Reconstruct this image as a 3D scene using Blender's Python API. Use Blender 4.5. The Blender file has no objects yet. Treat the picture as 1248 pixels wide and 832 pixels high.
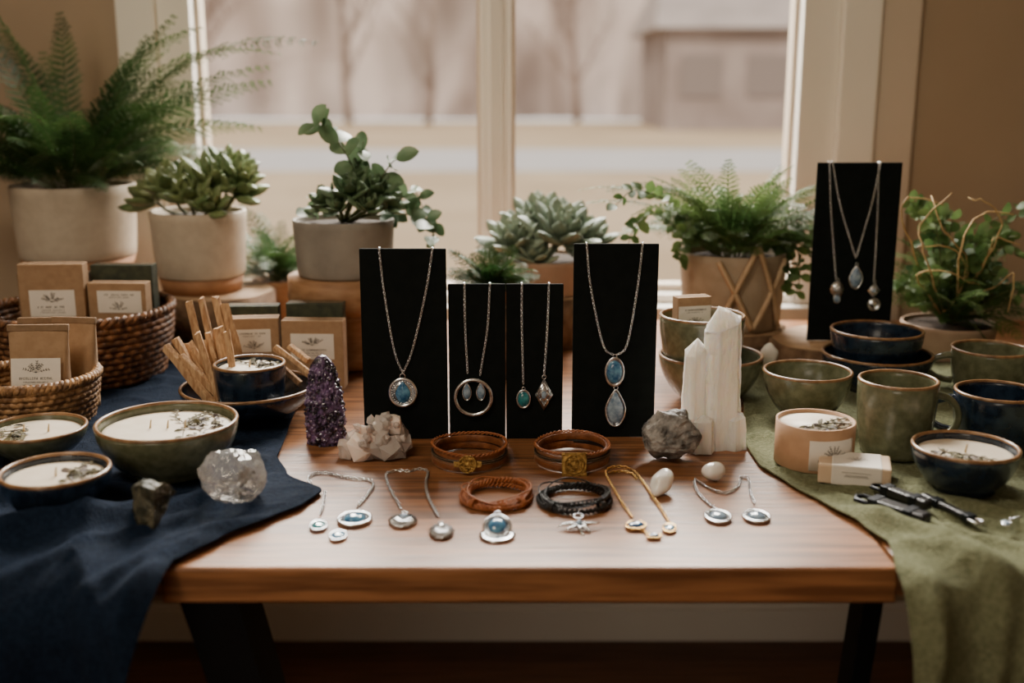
import bpy, bmesh, math, random
from math import sin, cos, pi, radians, atan2, sqrt
from mathutils import Vector, Matrix, noise
random.seed(7)
R = random.uniform
# ---------------------------------------------------------------- calibration
CAMZ, PITCH, F, TZ = 1.2, radians(13), 1350.0, 0.75
cp, sp = cos(PITCH), sin(PITCH)
def ray(px, py):
    u = (px-624)/F; v = (py-416)/F
    return Vector((u, cp - v*sp, -sp - v*cp))
def T(px, py, z=TZ):
    r = ray(px, py); t = (z-CAMZ)/r.z
    return Vector((r.x*t, r.y*t, z))
def W(px, py, y):
    r = ray(px, py); t = y/r.y
    return Vector((r.x*t, y, CAMZ+r.z*t))
def S(n, p):
    return n*(p.y*cp+(CAMZ-p.z)*sp)/F
# ---------------------------------------------------------------- materials
def mat(name, c, rough=.5, metal=0., c2=None, scale=40, bump=0., bscale=None, detail=4, st=(1,1,1),
        sss=0., trans=0., coat=0., sheen=0., spec=.5, lo=.35, hi=.65, ior=1.45, leaf=0., bdist=.004, srad=.02):
    m = bpy.data.materials.new(name); m.use_nodes = True
    nt = m.node_tree; b = nt.nodes['Principled BSDF']
    def s(k, v):
        if k in b.inputs: b.inputs[k].default_value = v
    s('Base Color', (*c, 1)); s('Roughness', rough); s('Metallic', metal)
    s('Coat Weight', coat); s('Coat Roughness', .15); s('Sheen Weight', sheen); s('Sheen Roughness', .5)
    s('Transmission Weight', trans); s('Specular IOR Level', spec); s('IOR', ior)
    if sss: s('Subsurface Weight', sss); s('Subsurface Radius', (srad,srad*.8,srad*.65)); s('Subsurface Scale', .5)
    tc = nt.nodes.new('ShaderNodeTexCoord'); mp = nt.nodes.new('ShaderNodeMapping')
    mp.inputs['Scale'].default_value = st
    nt.links.new(tc.outputs['Object'], mp.inputs[0])
    if c2 is not None:
        n = nt.nodes.new('ShaderNodeTexNoise'); n.inputs['Scale'].default_value = scale; n.inputs['Detail'].default_value = detail
        nt.links.new(mp.outputs[0], n.inputs['Vector'])
        r = nt.nodes.new('ShaderNodeValToRGB')
        r.color_ramp.elements[0].position = lo; r.color_ramp.elements[0].color = (*c, 1)
        r.color_ramp.elements[1].position = hi; r.color_ramp.elements[1].color = (*c2, 1)
        nt.links.new(n.outputs['Fac'], r.inputs[0]); nt.links.new(r.outputs[0], b.inputs['Base Color'])
        if leaf:
            tb = nt.nodes.new('ShaderNodeBsdfTranslucent'); mx = nt.nodes.new('ShaderNodeMixShader'); mx.inputs[0].default_value = leaf
            nt.links.new(r.outputs[0], tb.inputs[0]); nt.links.new(b.outputs[0], mx.inputs[1]); nt.links.new(tb.outputs[0], mx.inputs[2])
            nt.links.new(mx.outputs[0], nt.nodes['Material Output'].inputs[0])
    if bump:
        n2 = nt.nodes.new('ShaderNodeTexNoise'); n2.inputs['Scale'].default_value = bscale or scale; n2.inputs['Detail'].default_value = 5
        nt.links.new(mp.outputs[0], n2.inputs['Vector'])
        bp = nt.nodes.new('ShaderNodeBump'); bp.inputs['Strength'].default_value = bump; bp.inputs['Distance'].default_value = bdist
        nt.links.new(n2.outputs['Fac'], bp.inputs['Height']); nt.links.new(bp.outputs[0], b.inputs['Normal'])
    return m
def plank_mat(name, c1, c2, plank, axis=1, rough=.4, coat=0.):
    m = mat(name, c1, rough, c2=c2, scale=6, detail=10, st=(1.0, 16, 16) if axis == 1 else (14, 1.2, 14), bump=.2, bscale=12, lo=.38, hi=.62, coat=coat)
    nt = m.node_tree; b = nt.nodes['Principled BSDF']
    src = b.inputs['Base Color'].links[0].from_socket
    tc = nt.nodes.new('ShaderNodeTexCoord'); sx = nt.nodes.new('ShaderNodeSeparateXYZ'); nt.links.new(tc.outputs['Object'], sx.inputs[0])
    d = nt.nodes.new('ShaderNodeMath'); d.operation = 'DIVIDE'; d.inputs[1].default_value = plank; nt.links.new(sx.outputs[axis], d.inputs[0])
    fl = nt.nodes.new('ShaderNodeMath'); fl.operation = 'FLOOR'; nt.links.new(d.outputs[0], fl.inputs[0])
    wn = nt.nodes.new('ShaderNodeTexWhiteNoise'); wn.noise_dimensions = '1D'; nt.links.new(fl.outputs[0], wn.inputs['W'])
    fr = nt.nodes.new('ShaderNodeMath'); fr.operation = 'FRACT'; nt.links.new(d.outputs[0], fr.inputs[0])
    lt = nt.nodes.new('ShaderNodeMath'); lt.operation = 'LESS_THAN'; lt.inputs[1].default_value = .014; nt.links.new(fr.outputs[0], lt.inputs[0])
    mr = nt.nodes.new('ShaderNodeMapRange'); mr.inputs[3].default_value = .80; mr.inputs[4].default_value = 1.15; nt.links.new(wn.outputs['Value'], mr.inputs[0])
    sb = nt.nodes.new('ShaderNodeMath'); sb.operation = 'MULTIPLY_ADD'; sb.inputs[1].default_value = -.5; nt.links.new(lt.outputs[0], sb.inputs[0]); nt.links.new(mr.outputs[0], sb.inputs[2])
    vm = nt.nodes.new('ShaderNodeVectorMath'); vm.operation = 'SCALE'; nt.links.new(src, vm.inputs[0]); nt.links.new(sb.outputs[0], vm.inputs['Scale'])
    nt.links.new(vm.outputs[0], b.inputs['Base Color'])
    return m
m_table = plank_mat('table_wood', (.16,.063,.024), (.36,.155,.062), .098, 1, .40, .03)
m_floor = plank_mat('floor_wood', (.10,.043,.019), (.16,.07,.032), .12, 1, .5)
m_wall = mat('wall_paint', (.36,.27,.185), .85, c2=(.39,.295,.205), scale=3, bump=.03, bscale=80)
m_trim = mat('trim_paint', (.87,.83,.76), .45, c2=(.85,.81,.74), scale=4)
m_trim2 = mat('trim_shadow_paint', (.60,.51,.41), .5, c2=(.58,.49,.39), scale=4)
m_ceil = mat('ceiling_paint', (.7,.64,.55), .9)
m_blackmetal = mat('black_metal', (.010,.012,.016), .45, .6)
m_navycloth = mat('navy_linen', (.004,.010,.024), .9, c2=(.009,.019,.042), scale=220, bump=.8, bscale=520, spec=.15)
m_greencloth = mat('green_linen', (.15,.16,.088), .95, c2=(.22,.23,.135), scale=200, bump=1., bscale=450, spec=.15)
m_green = mat('green_glaze', (.095,.100,.056), .25, c2=(.155,.158,.096), scale=90, bump=.08, bscale=200, coat=.35, lo=.38, hi=.72, detail=8)
m_navy = mat('navy_glaze', (.006,.012,.024), .22, c2=(.018,.034,.060), scale=70, bump=.08, bscale=200, coat=.4, lo=.4, hi=.7, detail=8)
m_rim = mat('brown_glaze_rim', (.16,.08,.035), .35, c2=(.30,.165,.075), scale=90, coat=.3)
m_wax = mat('cream_wax', (.62,.53,.41), .5, c2=(.68,.60,.48), scale=40, sss=.2, bump=.05)
m_wick = mat('cotton_wick', (.65,.5,.3), .9)
m_herb = mat('dried_herbs', (.04,.032,.02), .8, c2=(.14,.12,.05), scale=120)
m_petal = mat('dried_petals', (.10,.09,.12), .8, c2=(.35,.30,.25), scale=150)
m_kraft = mat('kraft_paper', (.31,.19,.105), .85, c2=(.36,.23,.13), scale=90, bump=.1, bscale=250)
m_kraftd = mat('dark_kraft_paper', (.20,.125,.07), .85, c2=(.25,.155,.09), scale=90, bump=.1, bscale=250)
m_peach = mat('peach_kraft', (.46,.27,.155), .7, c2=(.51,.31,.185), scale=60)
m_dkgreen = mat('dark_green_paper', (.03,.037,.024), .8, c2=(.055,.062,.036), scale=90)
m_label = mat('white_label_paper', (.74,.69,.62), .7, c2=(.77,.72,.65), scale=50)
m_ink = mat('black_ink', (.05,.045,.04), .7)
m_basket = mat('dark_wicker', (.07,.03,.013), .5, c2=(.28,.125,.05), scale=90, st=(1,1,.6), bump=.5, bscale=200, lo=.4, hi=.65)
m_basket2 = mat('rattan_wicker', (.16,.078,.032), .5, c2=(.42,.235,.105), scale=90, bump=.5, bscale=200, lo=.38, hi=.62)
m_stick = mat('palo_santo_wood', (.36,.19,.09), .7, c2=(.62,.40,.22), scale=30, st=(9,9,1), bump=.5, bscale=60)
m_pot = mat('cream_ceramic', (.48,.395,.30), .6, c2=(.54,.455,.35), scale=60, bump=.08, bscale=160)
m_terra = mat('terracotta', (.30,.14,.065), .7, c2=(.37,.18,.085), scale=50, bump=.1, bscale=120)
m_concrete = mat('grey_concrete', (.20,.18,.155), .8, c2=(.30,.275,.235), scale=14, bump=.15, bscale=90)
m_pinkpot = mat('blush_clay', (.34,.225,.155), .75, c2=(.39,.265,.185), scale=40)
m_beige = mat('beige_clay', (.34,.255,.175), .75, c2=(.41,.315,.225), scale=40, bump=.1, bscale=90)
m_soil = mat('potting_soil', (.02,.013,.008), .95, c2=(.05,.03,.018), scale=120, bump=.8, bscale=120)
m_fern = mat('fern_green', (.018,.055,.014), .5, c2=(.075,.145,.038), scale=14, leaf=.22)
m_fern2 = mat('bright_fern_green', (.035,.088,.024), .5, c2=(.15,.23,.07), scale=14, leaf=.3)
m_stem = mat('plant_stem', (.08,.09,.03), .7)
m_succ = mat('succulent_green', (.085,.14,.05), .38, c2=(.22,.27,.115), scale=20, sss=.1)
m_jade = mat('round_leaf', (.055,.11,.05), .38, c2=(.15,.22,.115), scale=18, leaf=.15)
m_echev = mat('echeveria_leaf', (.14,.19,.145), .45, c2=(.26,.32,.235), scale=20, sss=.1)
m_bark = mat('tree_bark', (.10,.055,.03), .9, c2=(.20,.12,.07), scale=50, bump=.8, bscale=60)
m_slice = mat('cut_wood', (.34,.21,.12), .7, c2=(.45,.30,.18), scale=40, bump=.1)
m_zig = mat('pale_zigzag_wood', (.50,.34,.20), .7, c2=(.58,.41,.26), scale=60)
m_carved = mat('carved_wood', (.26,.13,.06), .6, c2=(.36,.20,.10), scale=30, st=(1,1,4), bump=.15)
m_gold = mat('straw_twig', (.42,.26,.10), .6, c2=(.58,.40,.18), scale=60)
m_card = mat('black_display_card', (.004,.006,.0055), .85, c2=(.006,.008,.0075), scale=60, bump=.05, bscale=400, spec=.12)
m_silver = mat('silver', (.88,.91,.95), .20, 1., c2=(.52,.54,.57), scale=170, bump=.15, bscale=400, bdist=.002, hi=.75)
m_dsilver = mat('oxidised_silver', (.50,.50,.51), .30, 1., bump=.2, bscale=500)
m_brass = mat('antique_brass', (.50,.31,.10), .32, 1., c2=(.16,.085,.025), scale=220, bump=.4, bscale=350)
m_goldm = mat('gold_metal', (.80,.52,.20), .25, 1.)
m_blue = mat('blue_labradorite', (.02,.10,.24), .10, c2=(.12,.33,.50), scale=130, coat=1.)
m_teal = mat('teal_turquoise', (.008,.11,.14), .10, c2=(.03,.30,.33), scale=150, coat=1.)
m_grey = mat('grey_moonstone', (.12,.20,.30), .10, c2=(.34,.45,.56), scale=130, coat=1.)
m_dblue = mat('deep_blue_stone', (.01,.04,.13), .10, c2=(.05,.14,.30), scale=150, coat=1.)
m_leather = mat('tan_leather', (.15,.050,.018), .42, c2=(.29,.105,.038), scale=60, bump=.3, bscale=300)
m_orange = mat('orange_leather', (.28,.086,.028), .42, c2=(.43,.15,.053), scale=80, bump=.2, bscale=300)
m_bleather = mat('black_leather', (.010,.009,.009), .35, bump=.2, bscale=300)
m_amethyst = mat('amethyst', (.010,.005,.018), .15, c2=(.22,.13,.30), scale=95, detail=6, bump=1., bscale=120, coat=.7, lo=.42, hi=.72)
m_amlight = mat('amethyst_tip', (.05,.03,.075), .12, c2=(.34,.26,.38), scale=90, coat=.8)
m_quartz = mat('milky_quartz', (.95,.82,.76), .10, c2=(.99,.93,.89), scale=45, bump=.4, bscale=70, trans=.6, sss=.15, ior=1.5)
m_quartzb = mat('milky_quartz_core', (.85,.68,.60), .3, c2=(.95,.85,.79), scale=35, sss=.5, bump=.3, bscale=60)
m_clear = mat('clear_quartz', (.97,.965,.96), .05, c2=(.93,.92,.91), scale=30, trans=.85, bump=.4, bscale=45, ior=1.5)
m_selen = mat('selenite', (.90,.86,.80), .22, c2=(.995,.985,.96), scale=40, st=(3,3,.3), sss=.6, bump=1., bscale=45, trans=.25, bdist=.005, srad=.06, coat=.4)
m_dstone = mat('moss_stone', (.018,.021,.013), .5, c2=(.13,.115,.075), scale=60, bump=.9, bscale=80, bdist=.008, detail=8)
m_gstone = mat('grey_mineral', (.08,.077,.074), .5, c2=(.40,.38,.36), scale=70, bump=.9, bscale=90, bdist=.008, detail=8)
m_pebble = mat('white_pebble', (.90,.86,.81), .22, c2=(.95,.92,.88), scale=40, sss=.4, coat=.4)
m_soap = mat('cream_soap', (.60,.44,.30), .6, c2=(.66,.50,.35), scale=50)
m_grass = mat('dry_grass', (.42,.31,.19), .95, c2=(.52,.39,.25), scale=.4)
m_road = mat('asphalt', (.48,.45,.44), .9, c2=(.52,.49,.47), scale=.8)
m_wood = mat('woodland', (.15,.10,.075), .95, c2=(.50,.40,.35), scale=.45, st=(1,1,.25), detail=1.5, lo=.33, hi=.65)
m_trunk = mat('outdoor_bark', (.20,.14,.11), .95, c2=(.25,.18,.145), scale=3)
m_siding = mat('siding', (.22,.17,.15), .8, c2=(.34,.275,.25), scale=.5)
m_roof = mat('roof_shingle', (.30,.25,.225), .9, c2=(.38,.32,.29), scale=.8)
m_dwin = mat('dark_window', (.19,.15,.135), .6)
def glass_mat():
    m = bpy.data.materials.new('window_glass'); m.use_nodes = True; nt = m.node_tree
    for n in list(nt.nodes):
        if n.type != 'OUTPUT_MATERIAL': nt.nodes.remove(n)
    o = [n for n in nt.nodes if n.type == 'OUTPUT_MATERIAL'][0]
    t = nt.nodes.new('ShaderNodeBsdfTransparent'); g = nt.nodes.new('ShaderNodeBsdfGlossy'); g.inputs['Roughness'].default_value = .02
    mx = nt.nodes.new('ShaderNodeMixShader'); mx.inputs[0].default_value = .015
    nt.links.new(t.outputs[0], mx.inputs[1]); nt.links.new(g.outputs[0], mx.inputs[2]); nt.links.new(mx.outputs[0], o.inputs[0])
    return m
m_glass = glass_mat()
# ---------------------------------------------------------------- mesh builder
COL = bpy.context.scene.collection
class MB:
    def __init__(s): s.v = []; s.f = []
    def add(s, vf, M=None):
        v, f = vf; o = len(s.v)
        if M is not None: s.v += [M @ Vector(p) for p in v]
        else: s.v += [Vector(p) for p in v]
        s.f += [tuple(i+o for i in q) for q in f]
        return s
def mkobj(mb, name, material, loc=Vector((0,0,0)), parent=None, smooth=True, bevel=0, sub=0, recalc=True):
    me = bpy.data.meshes.new(name)
    me.from_pydata([tuple(Vector(p)-loc) for p in mb.v], [], mb.f)
    if recalc:
        bm = bmesh.new(); bm.from_mesh(me); bmesh.ops.recalc_face_normals(bm, faces=bm.faces); bm.to_mesh(me); bm.free()
    me.materials.append(material)
    if smooth: me.polygons.foreach_set('use_smooth', [True]*len(me.polygons))
    ob = bpy.data.objects.new(name, me); COL.objects.link(ob)
    if parent: ob.parent = parent
    else: ob.location = loc
    if bevel:
        b = ob.modifiers.new('bevel', 'BEVEL'); b.width = bevel; b.segments = 2; b.limit_method = 'ANGLE'
    if sub:
        b = ob.modifiers.new('sub', 'SUBSURF'); b.levels = sub; b.render_levels = sub
    return ob
class Thing:
    def __init__(s, name, label, cat, loc, group=None):
        s.e = bpy.data.objects.new(name, None); s.e.empty_display_size = .03
        COL.objects.link(s.e); s.loc = Vector(loc); s.e.location = s.loc
        s.e['label'] = label; s.e['category'] = cat
        if group: s.e['group'] = group
    def part(s, mb, name, material, label=None, parent=None, **k):
        o = mkobj(mb, name, material, s.loc, parent or s.e, **k)
        if label: o['label'] = label
        return o
def single(mb, name, material, label, cat, loc, group=None, kind=None, **k):
    o = mkobj(mb, name, material, Vector(loc), None, **k)
    o['label'] = label; o['category'] = cat
    if group: o['group'] = group
    if kind: o['kind'] = kind
    return o
def structure(mb, name, material, loc=(0,0,0), **k):
    k.setdefault('smooth', False)
    o = mkobj(mb, name, material, Vector(loc), None, **k); o['kind'] = 'structure'
    return o
# primitives
def box(x0, x1, y0, y1, z0, z1):
    v = [(x, y, z) for z in (z0, z1) for y in (y0, y1) for x in (x0, x1)]
    return v, [(0,2,3,1),(4,5,7,6),(0,1,5,4),(2,6,7,3),(0,4,6,2),(1,3,7,5)]
def cbox(sx, sy, sz): return box(-sx/2, sx/2, -sy/2, sy/2, -sz/2, sz/2)
def lathe(prof, seg=48, fn=None):
    v = []; f = []; n = len(prof)
    for i, (r, z) in enumerate(prof):
        for j in range(seg):
            a = 2*pi*j/seg; rr = max(r, 1e-5)
            if fn: rr *= fn(a, i, z)
            v.append((rr*cos(a), rr*sin(a), z))
    for i in range(n-1):
        for j in range(seg):
            k = (j+1) % seg
            f.append((i*seg+j, i*seg+k, (i+1)*seg+k, (i+1)*seg+j))
    if prof[0][0] > 1e-4: f.append(tuple(range(seg-1, -1, -1)))
    if prof[-1][0] > 1e-4: f.append(tuple((n-1)*seg+j for j in range(seg)))
    return v, f
def torus(Rr, r, n=36, m=8, sx=1, sy=1):
    v = []; f = []
    for i in range(n):
        a = 2*pi*i/n
        for j in range(m):
            b = 2*pi*j/m
            v.append(((Rr+r*cos(b))*cos(a)*sx, (Rr+r*cos(b))*sin(a)*sy, r*sin(b)))
    for i in range(n):
        for j in range(m):
            f.append((i*m+j, ((i+1) % n)*m+j, ((i+1) % n)*m+(j+1) % m, i*m+(j+1) % m))
    return v, f
def sweep(path, r, seg=6, closed=False, flat=1.0):
    P = [Vector(p) for p in path]; n = len(P); v = []; f = []
    up = Vector((0, 0, 1)); prev = None
    for i in range(n):
        a = P[(i-1) % n] if (closed or i > 0) else P[i]
        b = P[(i+1) % n] if (closed or i < n-1) else P[i]
        t = (b-a); t = t.normalized() if t.length > 1e-9 else Vector((0,0,1))
        if prev is None:
            s = t.cross(up)
            if s.length < .05: s = t.cross(Vector((1, 0, 0)))
        else:
            s = prev - t*prev.dot(t)
        s.normalize(); prev = s; u = s.cross(t)
        rr = r[i] if isinstance(r, (list, tuple)) else r
        for j in range(seg):
            q = 2*pi*j/seg
            v.append(P[i]+s*cos(q)*rr+u*sin(q)*rr*flat)
    m = n if closed else n-1
    for i in range(m):
        for j in range(seg):
            k = (i+1) % n
            f.append((i*seg+j, i*seg+(j+1) % seg, k*seg+(j+1) % seg, k*seg+j))
    if not closed:
        f.append(tuple(range(seg-1, -1, -1))); f.append(tuple((n-1)*seg+j for j in range(seg)))
    return v, f
def ellip(rx, ry, rz, n=16, m=10):
    v, f = lathe([(sin(pi*i/m), -cos(pi*i/m)) for i in range(m+1)], n)
    return [(a*rx, b*ry, c*rz) for a, b, c in v], f
def hull(pts):
    bm = bmesh.new()
    for p in pts: bm.verts.new(p)
    r = bmesh.ops.convex_hull(bm, input=bm.verts)
    bmesh.ops.delete(bm, geom=[g for g in r['geom_interior'] if isinstance(g, bmesh.types.BMVert)], context='VERTS')
    bm.verts.index_update(); bm.verts.ensure_lookup_table()
    v = [tuple(x.co) for x in bm.verts]; f = [tuple(w.index for w in q.verts) for q in bm.faces]; bm.free()
    return v, f
def roughen(vf, cuts, amp, freq, seed, zmin=None):
    v, f = vf; bm = bmesh.new(); vs = [bm.verts.new(p) for p in v]
    for q in f:
        try: bm.faces.new([vs[i] for i in q])
        except ValueError: pass
    bmesh.ops.triangulate(bm, faces=bm.faces); bmesh.ops.subdivide_edges(bm, edges=bm.edges, cuts=cuts, use_grid_fill=True)
    bm.normal_update()
    for p in bm.verts:
        q = Vector(p.co)*freq+Vector((seed, seed, seed))
        p.co += p.normal*(noise.noise(q)*.6+noise.noise(q*2.7)*.3+noise.noise(q*6)*.2)*amp
        if zmin is not None and p.co.z < zmin: p.co.z = zmin
    bm.verts.index_update(); v = [x.co.copy() for x in bm.verts]; f = [tuple(a.index for a in q.verts) for q in bm.faces]; bm.free()
    return v, f
def prism(out, h):
    n = len(out)
    v = [(x, y, -h/2) for x, y in out]+[(x, y, h/2) for x, y in out]
    f = [tuple(range(n-1, -1, -1)), tuple(range(n, 2*n))]+[(i, (i+1) % n, n+(i+1) % n, n+i) for i in range(n)]
    return v, f
def Mt(loc, rz=0, rx=0, ry=0, s=1):
    return Matrix.Translation(loc) @ Matrix.Rotation(rz, 4, 'Z') @ Matrix.Rotation(ry, 4, 'Y') @ Matrix.Rotation(rx, 4, 'X') @ Matrix.Scale(s, 4)
def frame(pos, d, up=Vector((0, 0, 1))):
    y = Vector(d).normalized(); x = y.cross(up)
    if x.length < .02: x = y.cross(Vector((1, 0, 0)))
    x.normalize(); z = x.cross(y)
    M = Matrix((x, y, z)).transposed().to_4x4(); M.translation = pos
    return M
def zframe(pos, d):
    z = Vector(d).normalized(); x = z.cross(Vector((0, 1, .1)))
    if x.length < .05: x = z.cross(Vector((1, 0, 0)))
    x.normalize(); y = z.cross(x)
    M = Matrix((x, y, z)).transposed().to_4x4(); M.translation = pos
    return M
def smoothpath(pts, n=10):
    P = [Vector(p) for p in pts]; out = []
    Q = [P[0]*2-P[1]]+P+[P[-1]*2-P[-2]]
    for i in range(1, len(Q)-2):
        a, b, c, d = Q[i-1:i+3]
        for k in range(n):
            t = k/n
            out.append(.5*((2*b)+(c-a)*t+(2*a-5*b+4*c-d)*t*t+(3*b-a-3*c+d)*t**3))
    out.append(P[-1]); return out
def resample(P, step):
    out = [P[0].copy()]; acc = 0
    for a, b in zip(P[:-1], P[1:]):
        L = (b-a).length
        if L < 1e-9: continue
        d = step-acc
        while d <= L:
            out.append(a+(b-a)*(d/L)); d += step
        acc = L-(d-step)
    return out
def chain(path, step=.0034, w=.0013, wire=.0006):
    mb = MB(); P = resample([Vector(p) for p in path], step)
    for i in range(len(P)-1):
        d = P[i+1]-P[i]; M = frame(P[i]+d*.5, d)
        L = d.length*.70
        ov = torus(1, wire/w, 8, 4)
        vv = [(x*w, y*L, z*w) for x, y, z in ov[0]]
        mb.add((vv, ov[1]), M @ Matrix.Rotation(pi/4 if i % 2 else -pi/4, 4, 'Y'))
    return mb
# ---------------------------------------------------------------- room
WY = 2.257
WX0, WX1, WZ0, WZ1 = -.66, .60, .76, 2.25
mb = MB()
mb.add(box(-2.2, WX0, WY, WY+.14, 0, 2.6)).add(box(WX1, 2.2, WY, WY+.14, 0, 2.6)).add(box(WX0, WX1, WY, WY+.14, 0, WZ0)).add(box(WX0, WX1, WY, WY+.14, WZ1, 2.6))
structure(mb, 'wall_back', m_wall)
structure(MB().add(box(-2.3, -2.2, -2.3, WY+.14, 0, 2.6)), 'wall_left', m_wall)
structure(MB().add(box(2.2, 2.3, -2.3, WY+.14, 0, 2.6)), 'wall_right', m_wall)
structure(MB().add(box(-2.3, 2.3, -2.4, -2.3, 0, 2.6)), 'wall_front', m_wall)
structure(MB().add(box(-2.3, 2.3, -2.4, WY+.14, -.05, 0)), 'floor', m_floor)
structure(MB().add(box(-2.3, 2.3, -2.4, WY+.14, 2.6, 2.65)), 'ceiling', m_ceil)
structure(MB().add(box(-2.2, 2.2, WY-.014, WY, 0, .075)).add(box(-2.2, 2.2, WY-.009, WY, .075, .09)), 'baseboard_back', m_trim, bevel=.002)
mb = MB()
mb.add(box(WX0-.11, WX0-.035, WY-.022, WY, WZ0-.08, WZ1+.1)).add(box(WX1+.045, WX1+.12, WY-.022, WY, WZ0-.08, WZ1+.1))
mb.add(box(WX0-.11, WX1+.12, WY-.024, WY, WZ1+.03, WZ1+.12))
structure(mb, 'trim_1', m_trim, bevel=.003)
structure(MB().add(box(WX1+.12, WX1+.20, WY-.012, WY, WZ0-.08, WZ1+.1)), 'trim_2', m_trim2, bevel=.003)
structure(MB().add(box(WX0-.13, WX1+.14, WY-.04, WY+.05, WZ0-.035, WZ0)), 'trim_3', m_trim, bevel=.004)
win = bpy.data.objects.new('window_1', None); COL.objects.link(win); win.location = (0, WY, WZ0); win['kind'] = 'structure'
wl = Vector((0, WY, WZ0))
mb = MB()
mb.add(box(WX0-.035, WX0+.03, WY-.008, WY+.10, WZ0, WZ1)).add(box(WX1-.030, WX1+.045, WY-.008, WY+.10, WZ0, WZ1))
mb.add(box(WX0, WX1, WY, WY+.10, WZ1-.05, WZ1+.03)).add(box(WX0, WX1, WY, WY+.10, WZ0, WZ0+.02))
mkobj(mb, 'frame', m_trim, wl, win, smooth=False, bevel=.003)
mkobj(MB().add(box(-.062, -.002, WY+.005, WY+.07, WZ0+.02, WZ1-.05)).add(box(-.045, -.019, WY-.010, WY+.005, WZ0+.02, WZ1-.05)), 'mullion', m_trim, wl, win, smooth=False, bevel=.003)
for a, b in ((WX0+.03, -.062), (-.002, WX1-.03)):
    mb = MB()
    for q in (box(a, a+.009, WY+.03, WY+.07, WZ0+.02, WZ1-.05), box(b-.009, b, WY+.03, WY+.07, WZ0+.02, WZ1-.05), box(a, b, WY+.03, WY+.07, WZ0+.02, WZ0+.035), box(a, b, WY+.03, WY+.07, WZ1-.08, WZ1-.05)): mb.add(q)
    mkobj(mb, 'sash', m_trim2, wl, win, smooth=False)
    mkobj(MB().add(([(a+.009, WY+.05, WZ0+.03), (b-.009, WY+.05, WZ0+.03), (b-.009, WY+.05, WZ1-.07), (a+.009, WY+.05, WZ1-.07)], [(0,1,2,3)])), 'glass', m_glass, wl, win, smooth=False)
# ---------------------------------------------------------------- outdoors
single(MB().add(box(-60, 60, 2.5, 39, -.1, 0)), 'lawn', m_grass, 'dry tan lawn outside the window', 'lawn', (0, 20, -.05), kind='stuff', smooth=False)
single(MB().add(box(-60, 60, 16.0, 21.5, .001, .02)), 'road', m_road, 'pale grey road across the lawn', 'road', (0, 19, 0), smooth=False)
mb = MB(); nx, nz = 120, 14; v = []; f = []
for i in range(nx+1):
    for j in range(nz+1):
        x = -40+80*i/nx; z = 9.5*j/nz
        v.append((x, 42+1.6*noise.noise(Vector((x*.35, z*.35, 0)))+z*.15, z*(1+.25*noise.noise(Vector((x*.3, 5, 0))))))
for i in range(nx):
    for j in range(nz): f.append((i*(nz+1)+j, (i+1)*(nz+1)+j, (i+1)*(nz+1)+j+1, i*(nz+1)+j+1))
mb.add((v, f))
single(mb, 'woodland', m_wood, 'leafless brown woodland behind the road', 'trees', (0, 42, 0), kind='stuff')
def tree(x, y, h, r, seed):
    rnd = random.Random(seed); mb = MB()
    def br(p, d, L, rr, dep):
        pts = [p]; q = p.copy(); dd = d.copy()
        for k in range(5):
            dd = (dd+Vector((rnd.uniform(-.12, .12), rnd.uniform(-.12, .12), .03))).normalized(); q = q+dd*L/5; pts.append(q.copy())
        mb.add(sweep(pts, [rr*(1-.12*k) for k in range(6)], 6))
        if dep > 0:
            for k in range(1, 6):
                for _ in range(2):
                    a = rnd.uniform(0, 6.28); nd = (dd*.6+Vector((cos(a)*.7, sin(a)*.7, .35))).normalized()
                    br(pts[k], nd, L*.42, rr*.35, dep-1)
    br(Vector((x, y, .003)), Vector((0, 0, 1)), h, r, 2)
    for v in mb.v: v.z = max(v.z, .001)
    single(mb, 'bare_tree', m_trunk, 'leafless tree with a brown trunk beyond the road', 'tree', (x, y, 0), group='bare trees outside')
for k, (x, y, h, r) in enumerate([(-9.5, 33, 6, .20), (-5.2, 36, 6, .16), (-2.6, 35, 5, .13), (2.2, 38, 6, .14)]): tree(x, y, h, r, k)
th = Thing('house', 'brown-sided house beyond the road', 'house', (6.8, 31, 0))
th.part(MB().add(box(4.2, 13, 31, 37, .002, 2.7)), 'body', m_siding, smooth=False)
th.part(MB().add(([(3.8, 30.5, 2.7), (13.4, 30.5, 2.7), (13.4, 37.5, 2.7), (3.8, 37.5, 2.7), (4.4, 34, 4.6), (12.8, 34, 4.6)], [(0,1,5,4), (2,3,4,5), (0,4,3), (1,2,5), (3,2,1,0)])), 'roof', m_roof, smooth=False)
for x in (4.6, 6.4, 8.4): th.part(MB().add(box(x, x+1.1, 30.94, 31, .9, 2.0)), 'window', m_dwin, smooth=False)
# ---------------------------------------------------------------- tables
TX0, TX1, TY0, TY1, TT = -.338, .371, .985, 2.14, .037
th = Thing('table', 'medium brown wooden plank table with black metal legs', 'table', ((TX0+TX1)/2, 1.5, 0))
th.part(MB().add(box(TX0, TX1, TY0, TY1, TZ-TT, TZ)), 'table_top', m_table, smooth=False, bevel=.003)
def leg(x0, y0, x1, y1, w, ztop, d=.02):
    v = []
    for (x, y, z, ww) in ((x0, y0, ztop, w), (x1, y1, 0, w*.62)):
        v += [(x-ww, y-d, z), (x+ww, y-d, z), (x+ww, y+d, z), (x-ww, y+d, z)]
    return v, [(0,1,2,3), (7,6,5,4), (0,4,5,1), (1,5,6,2), (2,6,7,3), (3,7,4,0)]
th.part(MB().add(leg(TX0+.033, 1.05, TX0+.19, 1.08, .029, TZ-TT, .035)), 'leg', m_blackmetal, 'wide black metal splayed leg', smooth=False)
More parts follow.
